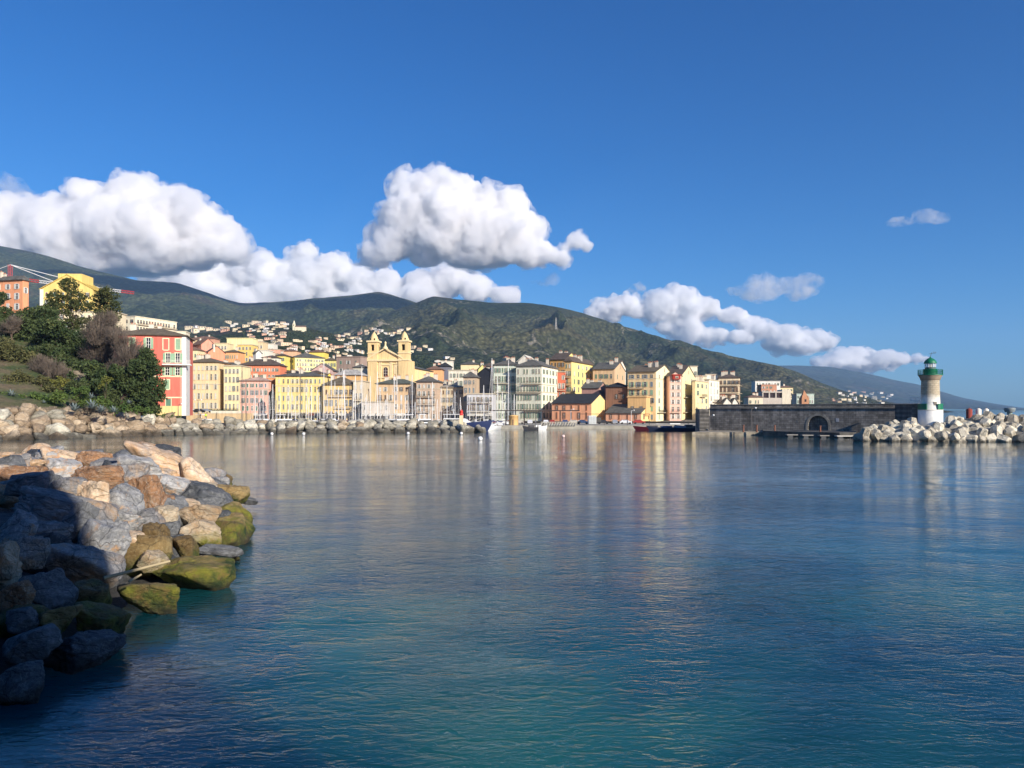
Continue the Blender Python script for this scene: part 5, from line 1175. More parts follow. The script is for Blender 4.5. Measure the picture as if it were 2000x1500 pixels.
TR = [
 ('pine_tree','tall open crowned pine in front of the yellow gabled house',228,[(132,556,24),(108,582,24),(150,580,24),(128,604,22),(162,598,22),(98,600,16),(140,630,24)],'p',150,30,.36,.45),
 ('pine_tree','second pine with ragged crown right of the tall one',222,[(190,582,24),(214,578,24),(222,600,20),(200,616,24),(175,632,24),(215,640,22),(225,620,16),(180,600,18)],'p',192,28,.36,.45),
 ('evergreen_tree','dark evergreen cut by the left edge below the orange house',226,[(0,586,22),(14,612,24),(-14,640,34),(8,640,26)],'d',0,40,.4,.4),
 ('evergreen_tree','broad dark green oak below the orange house',218,[(48,620,32),(80,612,28),(58,655,42),(22,645,34),(70,640,34),(40,680,34)],'d',50,42,.42,.4),
 ('evergreen_tree','broad dark green oak under the pines',212,[(112,642,36),(142,665,38),(108,686,42),(160,695,34),(135,700,34),(90,660,32)],'d',120,42,.42,.4),
 ('evergreen_tree','mid green oak in front of the two broad dark oaks',204,[(95,690,28),(125,705,26),(70,690,26),(150,712,22)],'g2',105,40,.4,.4),
 ('olive_tree','olive green tree low on the left edge',200,[(22,684,36),(8,716,36),(48,702,28),(-10,745,34),(30,735,26)],'o',15,38,.4,.4),
 ('olive_tree','olive tinted bush between the oak and the bare thicket',202,[(60,732,22),(45,745,18)],'o',60,36,.36,.4),
 ('bare_tree','large leafless purple brown tree left of the red house',204,[(200,652,34),(222,680,36),(184,690,30),(208,625,22),(236,660,26),(200,715,28)],'b',205,0,0,0),
 ('bare_tree','smaller leafless tree right against the red house wall',192,[(258,700,28),(246,680,30),(270,735,26),(238,722,28),(276,704,20),(228,660,24),(285,690,14)],'b',255,0,0,0),
 ('bare_tree','leafless grey thicket over the grassy slope',194,[(76,714,24),(106,722,26),(92,748,22),(125,730,16)],'b',85,0,0,0),
 ('bare_tree','leafless tree among the dark crowns at the top left',215,[(18,640,18),(32,628,16)],'b',25,0,0,0),
 ('evergreen_tree','dense dark tree directly before the red house',187,[(282,690,20),(275,716,30),(300,722,24),(302,752,28),(284,780,34),(308,772,22),(268,745,32),(296,702,18),(292,798,24)],'d',292,46,.38,.3),
 ('evergreen_tree','dark green tree in front of the left part of the red house',188,[(244,735,26),(232,750,26),(258,752,26),(226,725,20),(270,768,24)],'d',236,44,.38,.3),
 ('evergreen_tree','mid green tree below the large bare tree',190,[(182,722,30),(205,750,34),(172,752,24),(220,728,26)],'d',190,42,.4,.3),
 ('evergreen_tree','mid green tree beside the dense dark tree',188,[(240,758,32),(222,780,28),(258,786,28),(246,738,22)],'g2',242,40,.38,.3),
 ('shrub','brown scrub bush at the far left of the grassy slope',182,[(20,755,25),(2,759,19),(38,758,19)],'o',20,40,.3,.3),
 ('shrub','low green scrub below the grey leafless thicket',182,[(60,762,22),(44,766,16),(76,765,16)],'g2',60,40,.3,.3),
 ('shrub','dry scrub patch above the bright bushes',182,[(100,758,19),(86,762,15),(114,761,15)],'o',100,40,.3,.3),
 ('shrub','low scrub under the retaining wall',182,[(150,752,19),(136,756,15),(164,755,15)],'g2',150,40,.3,.3),
 ('shrub','green scrub behind the tallest agave',172,[(170,782,19),(156,786,15),(184,785,15)],'g',170,40,.3,.3),
 ('shrub','scrub clump under the olive tree',182,[(30,735,22),(14,739,16),(46,738,16)],'o',30,40,.3,.3),
 ('shrub','green scrub right above the agave clump',172,[(200,785,16),(188,789,12),(212,788,12)],'g',200,40,.3,.3),
 ('shrub','dry scrub left of the retaining wall',182,[(120,745,16),(108,749,12),(132,748,12)],'y',120,40,.3,.3),
 ('shrub','dark scrub cut by the left edge',182,[(5,760,22),(-11,764,16),(21,763,16)],'g2',5,40,.3,.3),
 ('shrub','small scrub bush in the middle of the grassy slope',182,[(80,742,16),(68,746,12),(92,745,12)],'o',80,40,.3,.3),
 ('shrub','small yellow green tree on the slope',180,[(206,742,13),(198,752,10)],'y',204,50,.26,.3),
 ('shrub','bright green bushes at the slope foot on the left',172,[(40,782,20),(72,780,20),(15,776,20),(100,784,16)],'g',55,44,.34,.3),
 ('shrub','bright green bush beside the agaves',171,[(120,776,20),(150,768,20),(168,762,14)],'g',140,44,.34,.3),
 ('shrub','bright green bush right of the agaves',176,[(240,796,16),(268,800,14),(222,800,13),(288,802,12)],'g',245,44,.32,.3),
 ('shrub','round dark bush beside the retaining wall on the slope',186,[(142,734,12)],'d',142,60,.26,.3),
 ('shrub','low green hedge at the foot of the red house',184,[(320,812,7),(335,813,6),(350,814,5)],'g',335,70,.22,.3)]
for i, (nm, lb, Y, bl, kd, bs, dn, sz, ho) in enumerate(TR): tree(nm, lb, Y, bl, kd, bs, dn*1.0, sz, 'shrub' if nm == 'shrub' else 'tree', i+3, ho, .35 if nm != 'shrub' else .12, 'trees and shrubs on the left hillside')
def retaining():
    Y = 196; root = empty('retaining_wall', P(132, 736, Y), R(14)); root.location.z = hz(132, None, Y); tag(root, 'tan stone retaining wall on the grassy slope', 'wall')
    m = MB(); c = masonry('slope_masonry', (.32,.26,.18), 1, .4); m.box(-3, 5, 0, .6, -1, 1.9, c); m.build('wall', root); m = MB(); m.box(-3.1, 5.1, -.08, .7, 1.9, 2.05, c); m.build('coping', root)
    root = empty('low_wall', (X(0, 161), 161, 0), 0); tag(root, 'low broken stone wall along the top of the left rocks', 'wall')
    m = MB(); n = 24
    for i in range(n):
        a, e = -30+i*12.6, -30+(i+1)*12.6; Ya = CH*F/(wl(a)-HY)+8.6; ox, oy = root.location.x, root.location.y
        zt = hz(a, None, Ya)+.75+.25*math.sin(i*2.1); m.box(X(a, Ya)-ox, X(e, Ya)-ox-.02, Ya-oy, Ya-oy+.6, hz(a, None, Ya)-1.2, zt, c)
    m.build('wall', root)
retaining()
def agave(px, py, Y, r, label, seed):
    rs = random.Random(seed); root = empty('agave', (X(px, Y), Y, max(hz(px, None, Y), Zp(py, Y)-r*.5))); tag(root, label, 'agave', 'agaves on the left bank'); m = MB(); mt = plain((.20,.25,.24), .6, 'agave_leaf', 0, .3, 2)
    for i in range(26):
        a = i*2.4; el = .15+1.25*(i/26); L = r*rs.uniform(.8, 1.1); w = r*.10; d = Vector((math.cos(a)*math.cos(el), math.sin(a)*math.cos(el), math.sin(el))); sd = Vector((-math.sin(a), math.cos(a), 0))
        p0 = Vector((0,0,0)); p1 = d*L*.5+Vector((0,0,.03*L)); p2 = d*L-Vector((0,0,L*.12*(1-i/26)))
        m.add([p0-sd*w*.6, p0+sd*w*.6, p1+sd*w, p1-sd*w, p2, p1-Vector((0,0,w*.5))], [(0,1,2,3),(3,2,4),(0,5,1),(5,3,4),(5,4,2)], mt)
    m.build('leaf_rosette', root)
for i, (px, py, Y, r, lb) in enumerate([(145,800,166,2.0,'large blue grey agave left of the tallest agave clump'), (180,788,168,2.4,'tallest blue grey agave in the clump on the bank'), (198,796,167,2.0,'blue grey agave tucked right of the tallest one'), (222,798,168,1.7,'agave at the right end of the clump'), (22,780,170,1.8,'agave near the left edge of the photo'), (178,772,172,1.6,'agave highest on the bank above the clump'), (252,784,176,1.1,'small pale agave alone below the dark tree'), (86,784,170,.9,'small agave beside the green bushes')]): agave(px, py, Y, r, lb, i)
# ---------- scattered hillside houses ----------
def inv(H, foot, Y0, Y1, pw, px, py):
    rid = np.interp(px, [p[0] for p in H], [p[1] for p in H]); ft = np.interp(px, [p[0] for p in foot], [p[1] for p in foot])
    t = (ft-py)/(ft-rid)
    return None if t > 1 or t < 0 else Y0+(Y1-Y0)*t**(1/pw)
def slopeY(px, py):
    Y = inv(HM, [(-900,790),(300,752),(720,768),(1000,784),(1500,797),(1600,806),(2700,890)], 470, 1650, .75, px, py)
    if Y is None and px > 640: Y = inv(HF, [(-900,760),(600,740),(1000,755),(1500,780),(1700,797),(1850,806),(2700,850)], 1500, 3500, .85, px, py)
    if Y is None: Y = inv(HB, [(-900,700),(600,715),(1000,740),(2700,800)], 2400, 5000, .8, px, py)
    return Y
def far_house(k, wcol, rcol):
    m = MB(); rs = random.Random(k); W, D, H = 1.0, .8, rs.uniform(.5, .75)
    m.box(-W/2, W/2, -D/2, D/2, -.6, H, wcol)
    if k % 3 < 2:
        o = .06; vs = [(-W/2-o,-D/2-o,H+.002),(W/2+o,-D/2-o,H+.002),(W/2+o,D/2+o,H+.002),(-W/2-o,D/2+o,H+.002),(-W*.15,0,H+.24),(W*.15,0,H+.24)]
        m.add(vs, [(0,3,2,1),(0,1,5,4),(1,2,5),(2,3,4,5),(3,0,4)], rcol)
    else: m.box(-W/2-.02, W/2+.02, -D/2-.02, D/2+.02, H+.001, H+.06, wcol)
    n = 3
    for i in range(n):
        for z in ((.12, .3), (H-.27, H-.1)): m.box(-W/2+W*(i+.32)/n, -W/2+W*(i+.62)/n, -D/2-.012, -D/2+.01, z[0], z[1], m_glass)
    m.box(W/2-.01, W/2+.012, -.1, .1, .12, .3, m_glass)
    return m.mesh('hillside_house')
fw_ = [plaster(c) for c in (s(245,240,225), s(245,228,190), s(240,215,180), s(248,244,236), s(238,190,160))]
FH = [far_house(i, fw_[i % 5], rooftile((RT, RB, RT, RO, RG)[i % 5])) for i in range(12)]
rs = random.Random(21); nh = 0; HP = []
for (x0, x1, y0, y1, n, lo, hi, lb) in [
  (368,440,640,650,12,9,15,'pale house in the thin line on the hill crest above the coral houses'),
  (440,560,629,640,20,7,13,'pale house high on the hill crest left of the white chapel'),
  (455,560,640,656,24,6,11,'pale house in the dense cluster below the hill crest'),
  (490,560,654,674,20,8,14,'pale house on the slope just above the golden yellow block'),
  (556,640,664,690,24,8,13,'small villa among trees above the long pale yellow house'),
  (608,706,660,688,44,6,12,'small villa in the band of houses left of the church towers'),
  (560,715,686,702,20,8,12,'small house among trees right behind the old town roofs'),
  (652,690,650,664,7,6,10,'tiny house in the small group under the brown slope'),
  (698,800,641,656,26,5,9,'white house in the high cluster behind the church towers'),
  (796,842,676,690,6,7,12,'white house on the slope right of the church towers'),
  (852,890,698,712,8,7,11,'pale house at the end of the hillside road right of the church'),
    (1480,1560,762,780,8,7,12,'pale house on the slope around the arcaded grey building'),
  (1624,1740,764,788,40,5,10,'small white house in the village above the mole wall'),
  (1180,1420,745,760,6,6,10,'pale roof peeping out behind the yellow gables')]:
    for i in range(n):
        px = rs.uniform(x0, x1); py = rs.uniform(y0, y1); hp = hill_hit(px, py)
        if hp is None: continue
        Y = hp.y; HP.append((px, py)); w = rs.uniform(lo, hi)*Y/F; o = link('hillside_house', FH[rs.randrange(12)], None, (hp.x, Y, hp.z), (0, 0, rs.uniform(-.7, .7))); h = min(w*.5, 9+w*.2); o.scale = (w, w*.8, h)
        tag(o, lb, 'house', 'houses scattered over the hillside'); nh += 1
print('hill houses', nh)
def chapel():
    hp = hill_hit(575, 645); Y = hp.y; root = empty('chapel', hp); tag(root, 'white chapel with a tall bell tower alone on the hill', 'chapel'); k = Y/F; c = plaster(s(250, 240, 205))
    m = MB(); m.box(1.5*k, 22*k, -3*k, 5*k, -4*k, 6*k, c); m.add([(2*k,-3*k,6*k),(2*k,5*k,6*k),(2*k,1*k,9*k),(22*k,-3*k,6*k),(22*k,5*k,6*k),(22*k,1*k,9*k)], [(0,2,1),(3,4,5),(0,3,5,2),(1,2,5,4)], rooftile(RT)); m.build('nave', root)
    m = MB(); m.box(-3*k, 1.5*k, -2*k, 2.5*k, -4*k, 13*k, c); tw = m.build('bell_tower', root)
    m = MB(); m.lathe([(2.3*k, 0), (1.9*k, 2*k), (1.0*k, 4.5*k), (.1*k, 6.5*k)], c, 8, (-.75*k, .25*k, 13*k+.01)); m.build('spire', tw)
    m = MB(); m.box(-1.4*k, -.2*k, -2*k-.05, -2*k+.2, 8*k, 11*k, DARK); m.build('bell_opening', tw)
chapel()
def antenna():
    hp = hill_hit(1086, 642); Y = hp.y; root = empty('antenna_mast', hp); tag(root, 'thin lattice antenna mast standing on the wooded ridge', 'mast'); m = MB(); k = Y/F
    for sx in (-1, 1):
        for sy in (-1, 1): m.tube((sx*1.8*k, sy*1.8*k, -5), (sx*.5*k, sy*.5*k, 22*k), .25*k, .2*k, WHT, 4, False)
    for i in range(7): q = 1.8-1.3*i/7; m.box(-q*k, q*k, -q*k, q*k, i*3*k, i*3*k+.4*k, WHT)
    m.build('lattice', root)
antenna()
# wooded clumps that read as one mass
def woods():
    HPA = np.array(HP)
    rs = np.random.RandomState(4); V0, F0 = ICO1; Vs = []; Fs = []; off = 0; n = 0
    while n < 11000:
        px = rs.uniform(330, 1250); py = rs.uniform(632, 760); r_ = np.interp(px, [p[0] for p in HM], [p[1] for p in HM])
        if py < r_+1: continue
        if vnoise(np.array([[px/26., py/9., 0]]), 6)[0] < -.05: n += 0; 
        if rs.uniform() > .35+.65*(vnoise(np.array([[px/26., py/9., 0]]), 6)[0] > -.1): continue
        hp = hill_hit(px, py)
        if hp is None or np.any((np.abs(HPA[:, 0]-px) < 7) & (HPA[:, 1]-py > -9) & (HPA[:, 1]-py < 5)): n += .2; continue
        Y = hp.y; k = rs.uniform(1.2, 2.6)*Y/F*.9; q = V0*(1+.35*rs.normal(size=(len(V0), 1)))*np.array([k, k, k*.85])*1.0+np.array([hp.x, hp.y, hp.z+k*.1]); Vs.append(q); Fs.append(F0+off); off += len(V0); n += 1
    me = npmesh('woodland', np.concatenate(Vs), np.concatenate(Fs), [leaf_mat('woodland_leaves', (.018,.032,.014), (.045,.058,.022))], False)
    tag(link('woodland', me), 'dark green trees and scrub covering the lower hill between the houses', 'woodland', None, 'stuff')
woods()
# ---------- boats ----------
def hull_mesh(name, L, Bm, H, sheer, mat, keelc, transom=.7):
    """lofted hull, bow at +x"""
    n = 12; m = MB(); secs = []
    for i in range(n+1):
        t = i/n; x = -L/2+L*t; w = Bm/2*(transom+(1-transom)*math.sin(min(1, t*2)*math.pi/2))*(1-max(0, (t-.45)/.55)**2.2); w = max(w, .03); z = H+sheer*max(0, (t-.3))**2*1.6
        rk = .10*L*max(0, t-.8)/.2*1.0
        secs.append([(x+rk, -w, z), (x+rk*.6, -w*.92, z*.45), (x, -w*.62, -.12*H), (x-rk*.0, 0, -.35*H), (x, w*.62, -.12*H), (x+rk*.6, w*.92, z*.45), (x+rk, w, z)])
    vs = [v for s_ in secs for v in s_]; fs = []; fk = []
    for i in range(n):
        for j in range(6):
            f = (i*7+j, i*7+j+1, (i+1)*7+j+1, (i+1)*7+j); (fk if j in (2, 3) else fs).append(f)
    m.add(vs, fs, mat, True); m.add(vs, fk, keelc, True); m.add(vs, [tuple(range(6, -1, -1))], mat)
    m.add([secs[i][0] for i in range(n+1)]+[secs[i][6] for i in range(n+1)], [(i, i+1, n+2+i, n+1+i) for i in range(n)], plain(s(222,214,196), .7, 'deck', 0, .15, 2))
    return m.mesh(name)
whp = plain(s(240,240,236), .35, 'white_gelcoat', 0, .05, 1); blp = plain(s(38,52,92), .35, 'navy_paint', 0, .1, 1); redp = plain(s(170,50,45), .5, 'red_paint'); ALU = plain((.72,.71,.68), .5, 'alloy_mast', 0, .05, 1); ALD = plain((.10,.09,.085), .5, 'dark_mast', 0, .05, 1)
sailc = [plain(s(40,60,120), .9, 'blue_sail_cover'), plain(s(225,225,220), .9, 'white_sail_cover'), plain(s(110,35,40), .9, 'maroon_sail_cover'), plain(s(60,60,62), .9, 'grey_sail_cover')]
HL = [hull_mesh('hull', 9.5, 3.0, 1.0, .5, whp, blp), hull_mesh('hull', 11.5, 3.4, 1.15, .6, whp, redp), hull_mesh('hull', 10.5, 3.2, 1.1, .5, blp, redp)]
def cabin_mesh(L):
    m = MB(); a, b_, w = -L*.12, L*.24, 1.0
    m.add([(a,-w,1.0),(b_,-w*.6,1.15),(b_,w*.6,1.15),(a,w,1.0),(a+.2,-w*.85,1.75),(b_-.9,-w*.5,1.6),(b_-.9,w*.5,1.6),(a+.2,w*.85,1.75)], [(0,1,5,4),(1,2,6,5),(2,3,7,6),(3,0,4,7),(4,5,6,7)], whp)
    m.box(a+.5, b_-1.6, -w*.93, -w*.80, 1.3, 1.5, m_glass); m.box(a+.5, b_-1.6, w*.80, w*.93, 1.3, 1.5, m_glass); return m.mesh('cabin')
CB = cabin_mesh(10)
def rig_parts(root, h, dark, k):
    mt = ALD if dark else ALU
    m = MB(); m.tube((.6, 0, .9), (.6, 0, h), .125, .085, mt, 6); ms = m.build('mast', root)
    for z in (.42, .7): m = MB(); m.tube((.6, -.9*(1.2-z), h*z), (.6, .9*(1.2-z), h*z), .04, .04, mt, 4); m.build('spreader', ms)
    m = MB(); m.tube((.6, 0, h*.99), (5.2, 0, 1.6), .022, .022, mt, 3, False); m.tube((.6, 0, h*.99), (-4.6, 0, 1.3), .02, .02, mt, 3, False)
    for sy in (-1, 1): m.tube((.6, 0, h*.97), (.5, sy*1.35, 1.1), .018, .018, mt, 3, False)
    m.build('rigging', root)
    m = MB(); m.tube((.5, 0, 2.1), (-3.9, 0, 2.15), .07, .06, mt, 5); m.tube((.4, 0, 2.27), (-3.7, 0, 2.3), .20, .13, sailc[k % 4], 7); m.build('boom', root)
def sailboat(px, top, Y, label, k, dark=False, lean=0, rz=None):
    rs = random.Random(k*3+1); rz = rs.choice([R(90), R(-90), R(80), R(-100), R(70)])+rs.uniform(-.15, .15) if rz is None else rz
    root = empty('sailing_boat', (X(px, Y), Y, 0), rz); root.rotation_euler[0] = R(lean); tag(root, label, 'sailing boat', 'sailing boats moored in the harbour')
    link('hull', HL[k % 3], root); link('cabin', CB, root); rig_parts(root, Zp(top, Y), dark, k)
    m = MB(); m.tube((-4.4,-1.0,1.0),(-4.4,-1.0,1.7),.03,.03,ALU,4); m.tube((-4.4,1.0,1.0),(-4.4,1.0,1.7),.03,.03,ALU,4); m.tube((-4.4,-1.0,1.7),(-4.4,1.0,1.7),.03,.03,ALU,4); m.build('stern_rail', root)
def lm(px):
    for a, t in ((470,'before the beige and cream houses'),(525,'in front of the pink house'),(632,'in front of the yellow house'),(710,'in front of the ochre house'),(812,'below the church'),(905,'before the balconied grey tan house'),(965,'below the unlit gable'),(2000,'below the green shuttered houses')):
        if px < a: return t
boats = [(474,716,235,1),(482,742,262,1),(489,700,0,0),(497,772,250,0),(512,760,268,0),(532,750,255,0),(548,768,275,0),(562,752,240,0),(575,775,262,0),(588,722,238,1),(597,742,270,0),(607,752,246,0),(618,762,262,0),(630,706,228,0),(649,735,255,0),(653,745,272,0),(660,756,242,0),(671,722,236,0),(677,724,262,0),(684,745,250,1),(695,733,244,0),(706,716,232,0),(717,770,268,0),(724,735,240,0),(738,726,232,0),(744,762,262,0),(752,780,250,0),(769,733,234,0),(776,738,262,0),(791,776,246,0),(803,732,228,0),(812,785,268,0),(828,790,255,0),(845,746,238,0),(862,757,246,0),(873,755,236,0),(887,765,252,0),(916,772,262,0),(944,752,240,0),(962,700,226,0),(972,735,258,0),(980,765,246,0),(993,703,262,0),(1004,770,250,0),(505,780,279,0),(524,772,281,0),(541,778,277,0),(569,764,280,0),(582,770,276,0),(602,776,281,0),(624,772,279,0),(641,766,277,0),(666,770,280,0),(690,762,278,0),(712,776,281,0),(757,768,279,0),(783,772,277,0),(797,782,280,0),(819,776,278,0),(836,772,280,0),(855,780,279,0),(899,776,277,0),(930,782,280,0),(953,778,278,1),(986,784,281,0)]
boats = sorted([q for q in boats if q[2]]); used = {}
for i, (px, top, Y, dk) in enumerate(boats):
    if Y == 0: continue
    t = lm(px); used[t] = used.get(t, 0)+1; n = used[t]
    ordn = ['first', 'second', 'third', 'fourth', 'fifth', 'sixth', 'seventh', 'eighth', 'ninth', 'tenth', 'eleventh', 'twelfth', 'thirteenth', 'fourteenth', 'fifteenth', 'sixteenth', 'seventeenth', 'eighteenth', 'nineteenth', 'twentieth'][n-1]
    sailboat(px, top, Y, '%s sailing boat from the left %s, %s' % (ordn, t, 'dark masted' if dk else 'pale masted'), i, bool(dk), 3 if i == 26 else 0)
for i, (px, Y, L, lb, c) in enumerate([(398,222,6,'small white motor boat behind the breakwater left of the masts',0),(506,224,5.5,'small white boat behind the breakwater before the pink house',0),(556,222,6,'low white motor boat with blue cover before the yellow house',0),(640,226,5,'small white boat behind the rocks before the ochre house',0),(765,222,7,'white motor cruiser with raised bow below the church',0),(788,221,7,'second white motor cruiser, right of the one with the raised bow',0),(830,224,5,'little grey boat under the balconied grey tan house',1)]):
    root = empty('motor_boat', (X(px, Y), Y, 0), R(random.Random(i).choice([20, 160, 200, -20]))); tag(root, lb, 'motor boat', 'motor boats moored in the harbour')
    L *= 1.75; me = hull_mesh('hull', L, L*.3, 1.7, 1.2, whp if c == 0 else plain((.3,.31,.33), .6, 'grey_paint'), blp); link('hull', me, root)
    m = MB(); m.box(-L*.25, L*.18, -L*.11, L*.11, 1.6, 3.3, whp); m.box(-L*.22, L*.182, -L*.112, L*.112, 2.4, 2.95, m_glass); m.build('cabin', root); m = MB(); m.box(-L*.22, L*.02, -L*.1, L*.1, 4.5, 4.62, whp); m.tube((-L*.2,0,3.3),(-L*.2,0,4.5),.06,.06,whp,5); m.tube((0,-L*.08,3.3),(-L*.03,-L*.08,4.5),.05,.05,whp,5); m.tube((0,L*.08,3.3),(-L*.03,L*.08,4.5),.05,.05,whp,5); m.build('hard_top', root)
    m = MB(); m.tube((-L*.1, 0, 4.62), (-L*.16, 0, 6.4), .05, .04, ALU, 5); m.build('aerial', root)
def work_boat():
    Y = 216; root = empty('motor_yacht', (X(900, Y), Y, 0), R(-5)); tag(root, 'large navy blue motor yacht with white cabin behind the breakwater tip', 'motor yacht')
    link('hull', hull_mesh('hull', 15, 4.2, 2.2, 1.0, blp, blp), root)
    m = MB(); m.add([(-5,-1.6,2.1),(3,-1.3,2.3),(3,1.3,2.3),(-5,1.6,2.1),(-4.6,-1.45,3.6),(1.2,-1.1,3.5),(1.2,1.1,3.5),(-4.6,1.45,3.6)], [(0,1,5,4),(1,2,6,5),(2,3,7,6),(3,0,4,7),(4,5,6,7)], whp); m.build('cabin', root)
    m = MB(); m.box(-4.2, .2, -1.53, -1.46, 2.8, 3.3, m_glass); m.build('window', root)
    m = MB(); m.box(-4.8, .5, -1.6, 1.6, 4.6, 4.75, whp)
    for x in (-4.4, 0): 
        for y in (-1.3, 1.3): m.tube((x, y, 3.5), (x, y, 4.6), .05, .05, whp, 5)
    m.build('hard_top', root); m = MB(); m.tube((-2, 0, 4.7), (-2.4, 0, 7.5), .08, .05, whp, 5); m.box(-2.5, -1.9, -.7, .7, 5.8, 5.95, whp); m.build('radar_mast', root)
    m = MB(); m.tube((2, -1.2, 2.4), (7.2, -.1, 4.0), .03, .03, ALU, 4)
    for i in range(5): x = 2+i*1.2; m.tube((x, -1.2+i*.24, 2.3+i*.1), (x, -1.2+i*.24, 2.75+i*.28), .025, .025, ALU, 4)
    m.build('bow_rail', root)
work_boat()
def skiff(px, py, L, rz, mat, label, cov=None):
    Y = CH*F/(py-HY); root = empty('open_boat', (X(px, Y), Y, .0), R(rz)); tag(root, label, 'boat'); link('hull', hull_mesh('hull', L, L*.32, .8, .6, mat, mat), root)
    m = MB(); m.box(-L*.2, L*.15, -L*.1, L*.1, .75, 1.35, cov or mat); m.build('console', root)
    m = MB(); m.box(-L*.52, -L*.47, -.2, .2, .4, 1.3, plain((.05,.05,.055), .5, 'engine_cover')); m.build('outboard_motor', root)
skiff(1037, 839.5, 4.5, 200, plain((.03,.03,.035), .6, 'black_rubber'), 'small black inflatable boat moored by the slipway')
skiff(1052, 839, 4.5, 10, whp, 'small white boat moored right of the black inflatable')
skiff(1272, 840, 9, 175, plain(s(110,30,40), .5, 'maroon_hull'), 'dark maroon boat moored at the left of the dark boats', plain(s(60,60,70), .7, 'tarpaulin'))
skiff(1300, 841, 9, 178, plain(s(50,60,85), .5, 'slate_hull'), 'slate blue covered boat between the maroon boat and the black hull', plain(s(80,95,130), .7, 'blue_tarpaulin'))
skiff(1326, 841, 9, 185, blp, 'navy boat with covered cockpit beside the stone landing', plain(s(150,160,180), .7, 'pale_tarpaulin'))
skiff(1344, 838, 7, 160, plain((.05,.05,.06), .5, 'black_hull'), 'black hulled boat tucked behind the end of the stone landing')
skiff(1316, 834.5, 10, 180, whp, 'long white boat behind the dark boats under the yellow houses')
for px, py, lb in ((531,847,'white mooring buoy farthest left'),(593,847,'white mooring buoy below the yellow house'),(797,846,'white mooring buoy below the church'),(901,846,'white mooring buoy below the red beacon'),(938,857,'nearest and largest white mooring buoy'),(1100,852,'pinkish mooring buoy before the quay')):
    Y = CH*F/(py+3-HY); root = empty('mooring_buoy', (X(px, Y), Y, .32)); tag(root, lb, 'buoy', 'mooring buoys on the water'); r = .36 if px != 938 else .46
    m = MB(); m.lathe([(r*math.sin(math.pi*i/10)+.001, -r*math.cos(math.pi*i/10)) for i in range(11)], whp if px != 1100 else plain(s(240,205,195), .5, 'pink_float'), 14); m.build('float', root)
    m = MB(); m.tube((0,0,r), (0,0,r+.22), .05, .05, IRON, 6); m.build('shackle', root)
def beacon():
    Y = 208; root = empty('harbour_beacon', P(901, 826, Y)); tag(root, 'small cream harbour beacon with a red lantern at the breakwater tip', 'beacon'); k = Y/F
    m = MB(); m.box(-3.6*k, 3.6*k, -3.6*k, 3.6*k, -2, 15*k, plaster(s(235,215,175))); m.build('pillar', root)
    rd = plain(s(225,60,50), .5, 'signal_red'); m = MB(); m.lathe([(4.6*k, 0), (4.6*k, 1*k), (3.2*k, 1.2*k), (3.2*k, 7*k), (3.8*k, 7.3*k), (1.5*k, 10*k), (.4*k, 11*k)], rd, 12, (0, 0, 15*k+.01)); m.build('lantern', root)
    m = MB(); m.tube((0, 0, 26*k), (0, 0, 33*k), .05, .03, WHT, 4); m.build('aerial', root)
beacon()
# ---------- quay furniture ----------
def canopy():
    Y = 244; root = empty('pergola_frame', P(955, 832, Y)); root.location.z = 1.05; tag(root, 'long dark steel pergola frame standing on the right quay', 'pergola'); W = X(1270, Y)-X(955, Y); u = lambda p: X(p, Y)-X(955, Y); H = Zp(801, Y)-1.05; st = plain((.035,.022,.018), .6, 'rusty_dark_steel')
    m = MB(); m.box(0, u(1132), -.15, .15, H-.3, H, st); m.box(u(1132)+.003, W, -.08, .08, H-1.3, H-1.15, st); m.box(0, u(1132), 3, 3.25, H-.28, H-.02, st); m.build('beam', root)
    for p in (988, 1024, 1060, 1094):
        m = MB(); m.box(u(p)-.18, u(p)+.18, -.14, .14, 0, H-.302, st); m.build('post', root)
    for p in (1132, 1180, 1225, 1268):
        m = MB(); m.box(u(p)-.07, u(p)+.07, -.07, .07, 0, H-1.3, st); m.build('post', root)
canopy()
def kiosk():
    Y = 246; root = empty('round_kiosk', P(1003, 831, Y)); root.location.z = 1.05; tag(root, 'round tan stone kiosk under the dark pergola', 'kiosk'); k = Y/F
    m = MB(); m.lathe([(9.5*k, 0), (9.5*k, 17*k), (10*k, 17.2*k), (10*k, 18.4*k), (3*k, 20*k)], plaster(s(225,185,125)), 20); m.build('wall', root); m = MB(); m.box(-2.2*k, 0, -9.6*k, -9.2*k, 0, 11*k, SH['b']); m.build('door', root)
kiosk()
def balustrade():
    Y = 239.3; root = empty('balustrade', (X(1056, Y), Y, 1.05)); tag(root, 'pale balustrade of slanting blocks along the quay edge', 'balustrade'); c = plain((.50,.46,.37), .9, 'balustrade_stone', 0, .3, .8); W = X(1128, Y)-X(1056, Y); m = MB(); n = 14
    m.box(0, W, 0, .35, .95, 1.15, c); m.build('rail', root)
    for i in range(n): m = MB(); x = W*i/n; m.add([(x,0,0),(x+.35,0,0),(x+.35,.3,0),(x,.3,0),(x+.35,0,.95),(x+.7,0,.95),(x+.7,.3,.95),(x+.35,.3,.95)], [(0,3,2,1),(0,1,5,4),(1,2,6,5),(2,3,7,6),(3,0,4,7),(4,5,6,7)], c); m.build('baluster', root)
balustrade()
